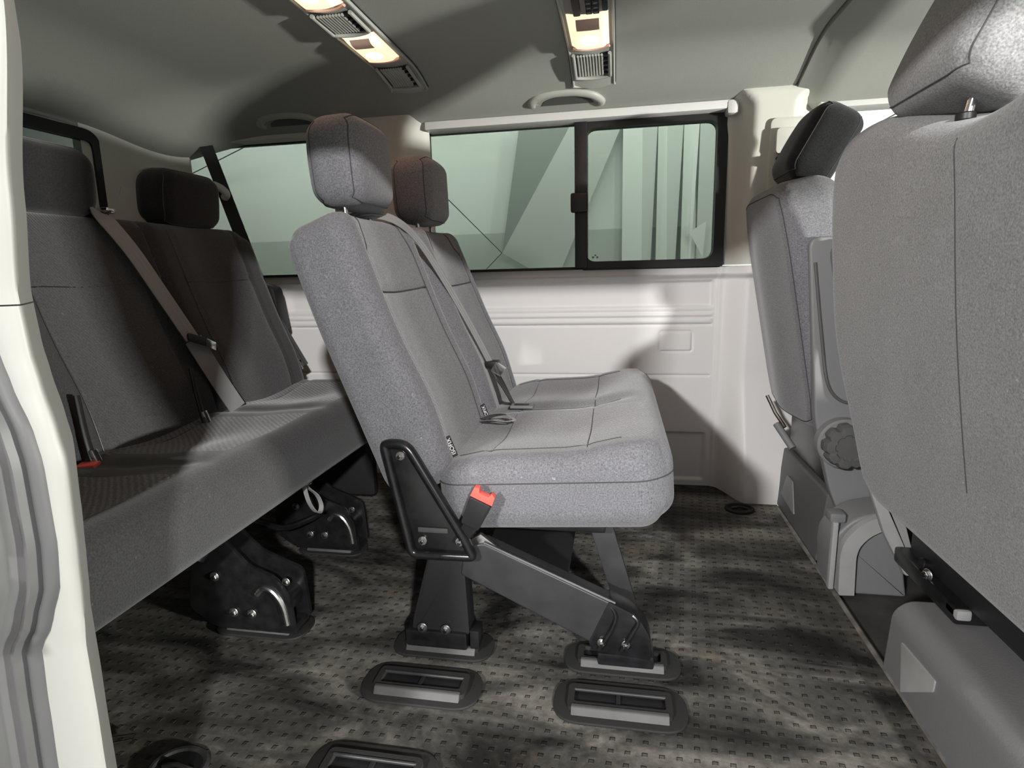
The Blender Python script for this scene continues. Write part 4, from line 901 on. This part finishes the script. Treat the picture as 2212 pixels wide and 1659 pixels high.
# ------------------------------------------------------------------ front seats
def build_driver_seat():
    t = thing('bucket_seat', 'grey driver seat beside the far door with shade-darkened headrest and large recline knob', 'seat', (0.75, 1.78, 0))
    yc = 1.79; h = Vector((-0.125, 0, 0.64)).normalized(); d = Vector((h.z, 0, -h.x))
    FB = frame((0.513, yc, 0.690), (0, 1, 0), h, d)
    S = Slab(0.470, 0.655, 0.140, 0.090, 0.045, FB, eb=0.035, bf=lambda w, hh: 0.020*g(w, 0.13)*sstep(0.33, 0.2, hh), ff=lambda w, hh: -0.02*g(w, 0.1)+0.012*g(abs(w)-0.18, 0.04), nu=50, nv=60, ws=lambda hh: 1-0.10*sstep(0.12, 0.33, hh)+0.0*hh)
    mb = MB(); S.mesh(mb, FAB); bk = mb.build('backrest', t)
    q = MB(); q.tube(S.rim(-1, 0.93, 40), 0.0014, SEAM, 6, closed=True); q.build('piping', bk)
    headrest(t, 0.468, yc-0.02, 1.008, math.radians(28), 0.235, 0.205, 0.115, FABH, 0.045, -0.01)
    # raised armrest folded up beside the backrest
    FA = frame((0.562, 1.545, 0.660), h, d, (0, -1, 0))
    q = MB(); q.prism(rpoly([(-0.20, -0.030), (0.19, -0.030), (0.19, 0.045), (-0.17, 0.045), (-0.215, 0.020)], [0.03, 0.03, 0.02, 0.03, 0.03], 5), FA, 0.0, 0.050, PLG, 0.012, 3); lab(q.build('armrest', t), 'armrest folded upright beside the backrest')
    # plastic side shield
    FS = XZ(1.552)
    q = MB(); q.prism(rpoly([(0.452, 0.860), (0.560, 0.860), (0.640, 0.420), (0.680, 0.250), (0.690, 0.150), (0.575, 0.148), (0.545, 0.22), (0.498, 0.400)], [0.03, 0.03, 0.02, 0.03, 0.03, 0.03, 0.02, 0.03], 5), FS, -0.012, 0.02, PLG, 0.006, 3); sh = q.build('side_shield', t)
    # recess line
    q = MB(); P = smooth_path([(0.470, 1.539, 0.80), (0.497, 1.538, 0.62), (0.520, 1.538, 0.50), (0.560, 1.538, 0.455), (0.610, 1.538, 0.462)], 8); q.tube(P, 0.004, PLD, 8); q.build('shield_groove', sh)
    # scalloped knob
    kc = Vector((0.562, 1.500, 0.352)); V = []; q = MB(); pts = []
    for i in range(96):
        a = 2*math.pi*i/96; r = 0.054-0.005*max(0, math.cos(a*9))**2*1.4; pts.append((r*math.cos(a), r*math.sin(a)))
    FK = lambda a, b_, c: kc+Vector((a, -c, b_))
    q.cyl(kc+Vector((0, 0.045, 0)), kc+Vector((0, 0.010, 0)), 0.064, PLG, 40, 0.004)
    n = len(pts); prof = [(1.06, -0.012), (1.06, 0.010), (0.97, 0.020), (0.62, 0.022), (0.57, 0.018), (0.0, 0.019)]
    V = [FK(x*s_, y*s_, z) for s_, z in prof for x, y in pts]; Fs = []
    for k in range(len(prof)-1):
        for i in range(n): Fs.append((k*n+i, k*n+(i+1) % n, (k+1)*n+(i+1) % n, (k+1)*n+i))
    q.add(V, Fs, PLD); lab(q.build('recline_knob', t, ang=25), 'dark scalloped recline knob')
    # cushion
    FC = frame((0.83, yc, 0.36), (0, 1, 0), (1, 0, 0.08), (-0.08, 0, 1))
    Sc = Slab(0.47, 0.48, 0.14, 0.06, 0.05, FC, nu=30, nv=30); mb = MB(); Sc.mesh(mb, FAB); mb.build('cushion', t)
    # lower mechanism at the far edge
    q = MB(); q.tube([(0.475, 1.93, 0.385), (0.495, 1.90, 0.335), (0.515, 1.86, 0.300)], 0.006, CHR, 8); q.tube([(0.49, 1.86, 0.31), (0.525, 1.80, 0.25)], 0.011, PLG, 10); q.box((0.565, 1.58, 0.20), (0.66, 1.98, 0.330), BLK, 0.01); q.build('recline_mechanism', t)
    q = MB(); q.box((0.575, 1.575, 0.198), (1.02, 2.00, 0.25), BLK, 0.01); q.build('seat_rails', t)
    # pedestal
    t = thing('driver_seat_pedestal', 'dark grey plastic pedestal box under the driver seat', 'seat pedestal', (0.78, 1.75, 0))
    q = MB(); q.prism(rpoly([(0.535, 0.0), (0.552, 0.196), (1.02, 0.196), (1.02, 0.0)], 0.008, 3), XZ(1.575), 0, 0.415, PLD, 0.006); bx = q.build('box', t)
    q = MB(); q.prism(rpoly([(1.78, 0.045), (1.93, 0.055), (1.90, 0.13), (1.84, 0.13)], 0.006, 3), lambda a, b_, c: Vector((0.534+b_*0.09-c, a, b_)), 0.0, 0.004, PLG, 0.001); q.build('inset_panel', bx)
    t = thing('pedestal_cover', 'light grey plastic cover with a curved rib below the recline knob', 'plastic cover', (0.6, 1.45, 0))
    q = MB(); q.prism(rpoly([(0.528, -0.008), (0.520, 0.10), (0.524, 0.140), (0.570, 0.195), (0.660, 0.215), (0.700, -0.008)], [0.01, 0.01, 0.03, 0.05, 0.02, 0.01], 5), XZ(1.43), 0, 0.106, PLG, 0.008, 3); cv = q.build('shell', t)
    P = smooth_path([(0.556, 1.418, 0.000), (0.553, 1.416, 0.06), (0.552, 1.414, 0.110), (0.562, 1.412, 0.145), (0.588, 1.412, 0.175), (0.625, 1.414, 0.195)], 7)
    q = MB(); q.ribbon(P, (0, -1, 0), 0.036, 0.020, PLL); lab(q.build('curved_rib', cv), 'pale curved rib')
    q = MB(); q.box((0.516, 1.414, 0.01), (0.528, 1.432, 0.185), PLL, 0.003); q.build('edge_rib', cv)
    q = MB(); q.box((0.510, 1.42, 0.182), (0.545, 1.46, 0.205), PLG, 0.005); q.build('clip', cv)
build_driver_seat()

def build_passenger_bench():
    t = thing('passenger_bench', 'large light grey front passenger bench seen from behind at the right edge', 'seat', (0.75, 1.0, 0))
    y0, y1 = 0.50, 1.455; yc = (y0+y1)/2; h = Vector((-0.095, 0, 0.72)).normalized(); d = Vector((h.z, 0, -h.x))
    FB = frame((0.573, yc, 0.665), (0, 1, 0), h, d)
    def bf(w, hh): return 0.016*g(hh, 0.3)
    S = Slab(y1-y0, 0.765, 0.145, 0.100, 0.042, FB, eb=0.040, bf=bf, nu=70, nv=64, ws=lambda hh: 1-0.16*sstep(0.02, -0.33, hh)-0.035*sstep(0.2, 0.37, hh),
             hs=lambda w, hh: (0.022*g(w-0.27, 0.17)-0.050*g(w+0.04, 0.20))*sstep(0.1, 0.36, hh))
    mb = MB(); S.mesh(mb, FABF); bk = mb.build('backrest', t)
    q = MB(); q.tube(S.line([(-0.03, 0.36), (-0.045, 0.10), (-0.06, -0.2)], -1, 0.0), 0.0011, SEAM, 6); q.build('seam', bk)
    hr = headrest(t, 0.503, 1.078, 1.030, math.radians(24), 0.290, 0.230, 0.130, FABF, 0.040, -0.01)
    for y_ in (1.003, 1.127):
        q = MB(); q.cyl((0.518, y_, 1.030), (0.518, y_, 1.042), 0.017, PLL, 20, 0.004); q.build('post_sleeve', bk)
    FC = frame((0.88, yc, 0.375), (0, 1, 0), (1, 0, 0.08), (-0.08, 0, 1))
    Sc = Slab(y1-y0-0.02, 0.48, 0.14, 0.06, 0.05, FC, nu=30, nv=30); mb = MB(); Sc.mesh(mb, FABF); mb.build('cushion', t)
    # pale blade-like side cover below the far lower corner
    q = MB(); q.prism(rpoly([(0.543, 0.368), (0.566, 0.345), (0.625, 0.245), (0.668, 0.106), (0.640, 0.104), (0.590, 0.200), (0.553, 0.300)], 0.006, 4), XZ(1.335), -0.010, 0.010, PLL, 0.004); lab(q.build('side_cover', t), 'pale curved blade-shaped side cover')
    q = MB(); q.box((0.60, 1.06, 0.154), (0.98, 1.30, 0.188), BLK, 0.006); q.box((0.62, 0.52, 0.185), (1.05, 1.28, 0.30), BLKM, 0.01); q.build('seat_rails', t)
    q = MB(); q.tube([(0.64, 1.24, 0.19), (0.66, 1.21, 0.215), (0.68, 1.18, 0.20)], 0.010, STEEL, 10); q.cyl((0.625, 1.20, 0.195), (0.605, 1.20, 0.20), 0.012, BLK, 16, 0.002); q.build('recline_mechanism', t)
    bolt(t, (0.604, 1.165, 0.195), (-1, -0.3, 0), 0.008, 0.01)
    q = MB(); q.box((0.60, 1.055, 0.165), (0.625, 1.095, 0.185), PLL, 0.005); q.build('rail_cap', t)
    t = thing('passenger_seat_pedestal', 'mid grey plastic pedestal box under the near passenger bench', 'seat pedestal', (0.78, 0.8, 0))
    pr = rpoly([(0.527, -0.012), (0.534, 0.128), (0.560, 0.152), (1.05, 0.152), (1.05, -0.012)], [0.004, 0.02, 0.02, 0.01, 0.01], 5)
    q = MB(); q.prism(pr, XZ(0.45), 0, 0.690, PLG, 0.006, 3); bx = q.build('box', t)
    rc = rpoly([(1.085, 0.097), (0.967, 0.104), (0.968, 0.082), (1.060, 0.008)], 0.004, 3)
    q = MB(); q.prism(rc, lambda a, b_, c: Vector((0.5275+b_*0.05-c, a, b_)), -0.002, 0.0025, PLL, 0.001); lab(q.build('inset_panel', bx), 'paler triangular inset on the pedestal face')
build_passenger_bench()

for o in bpy.data.objects:
    if '_r' in o: del o['_r']
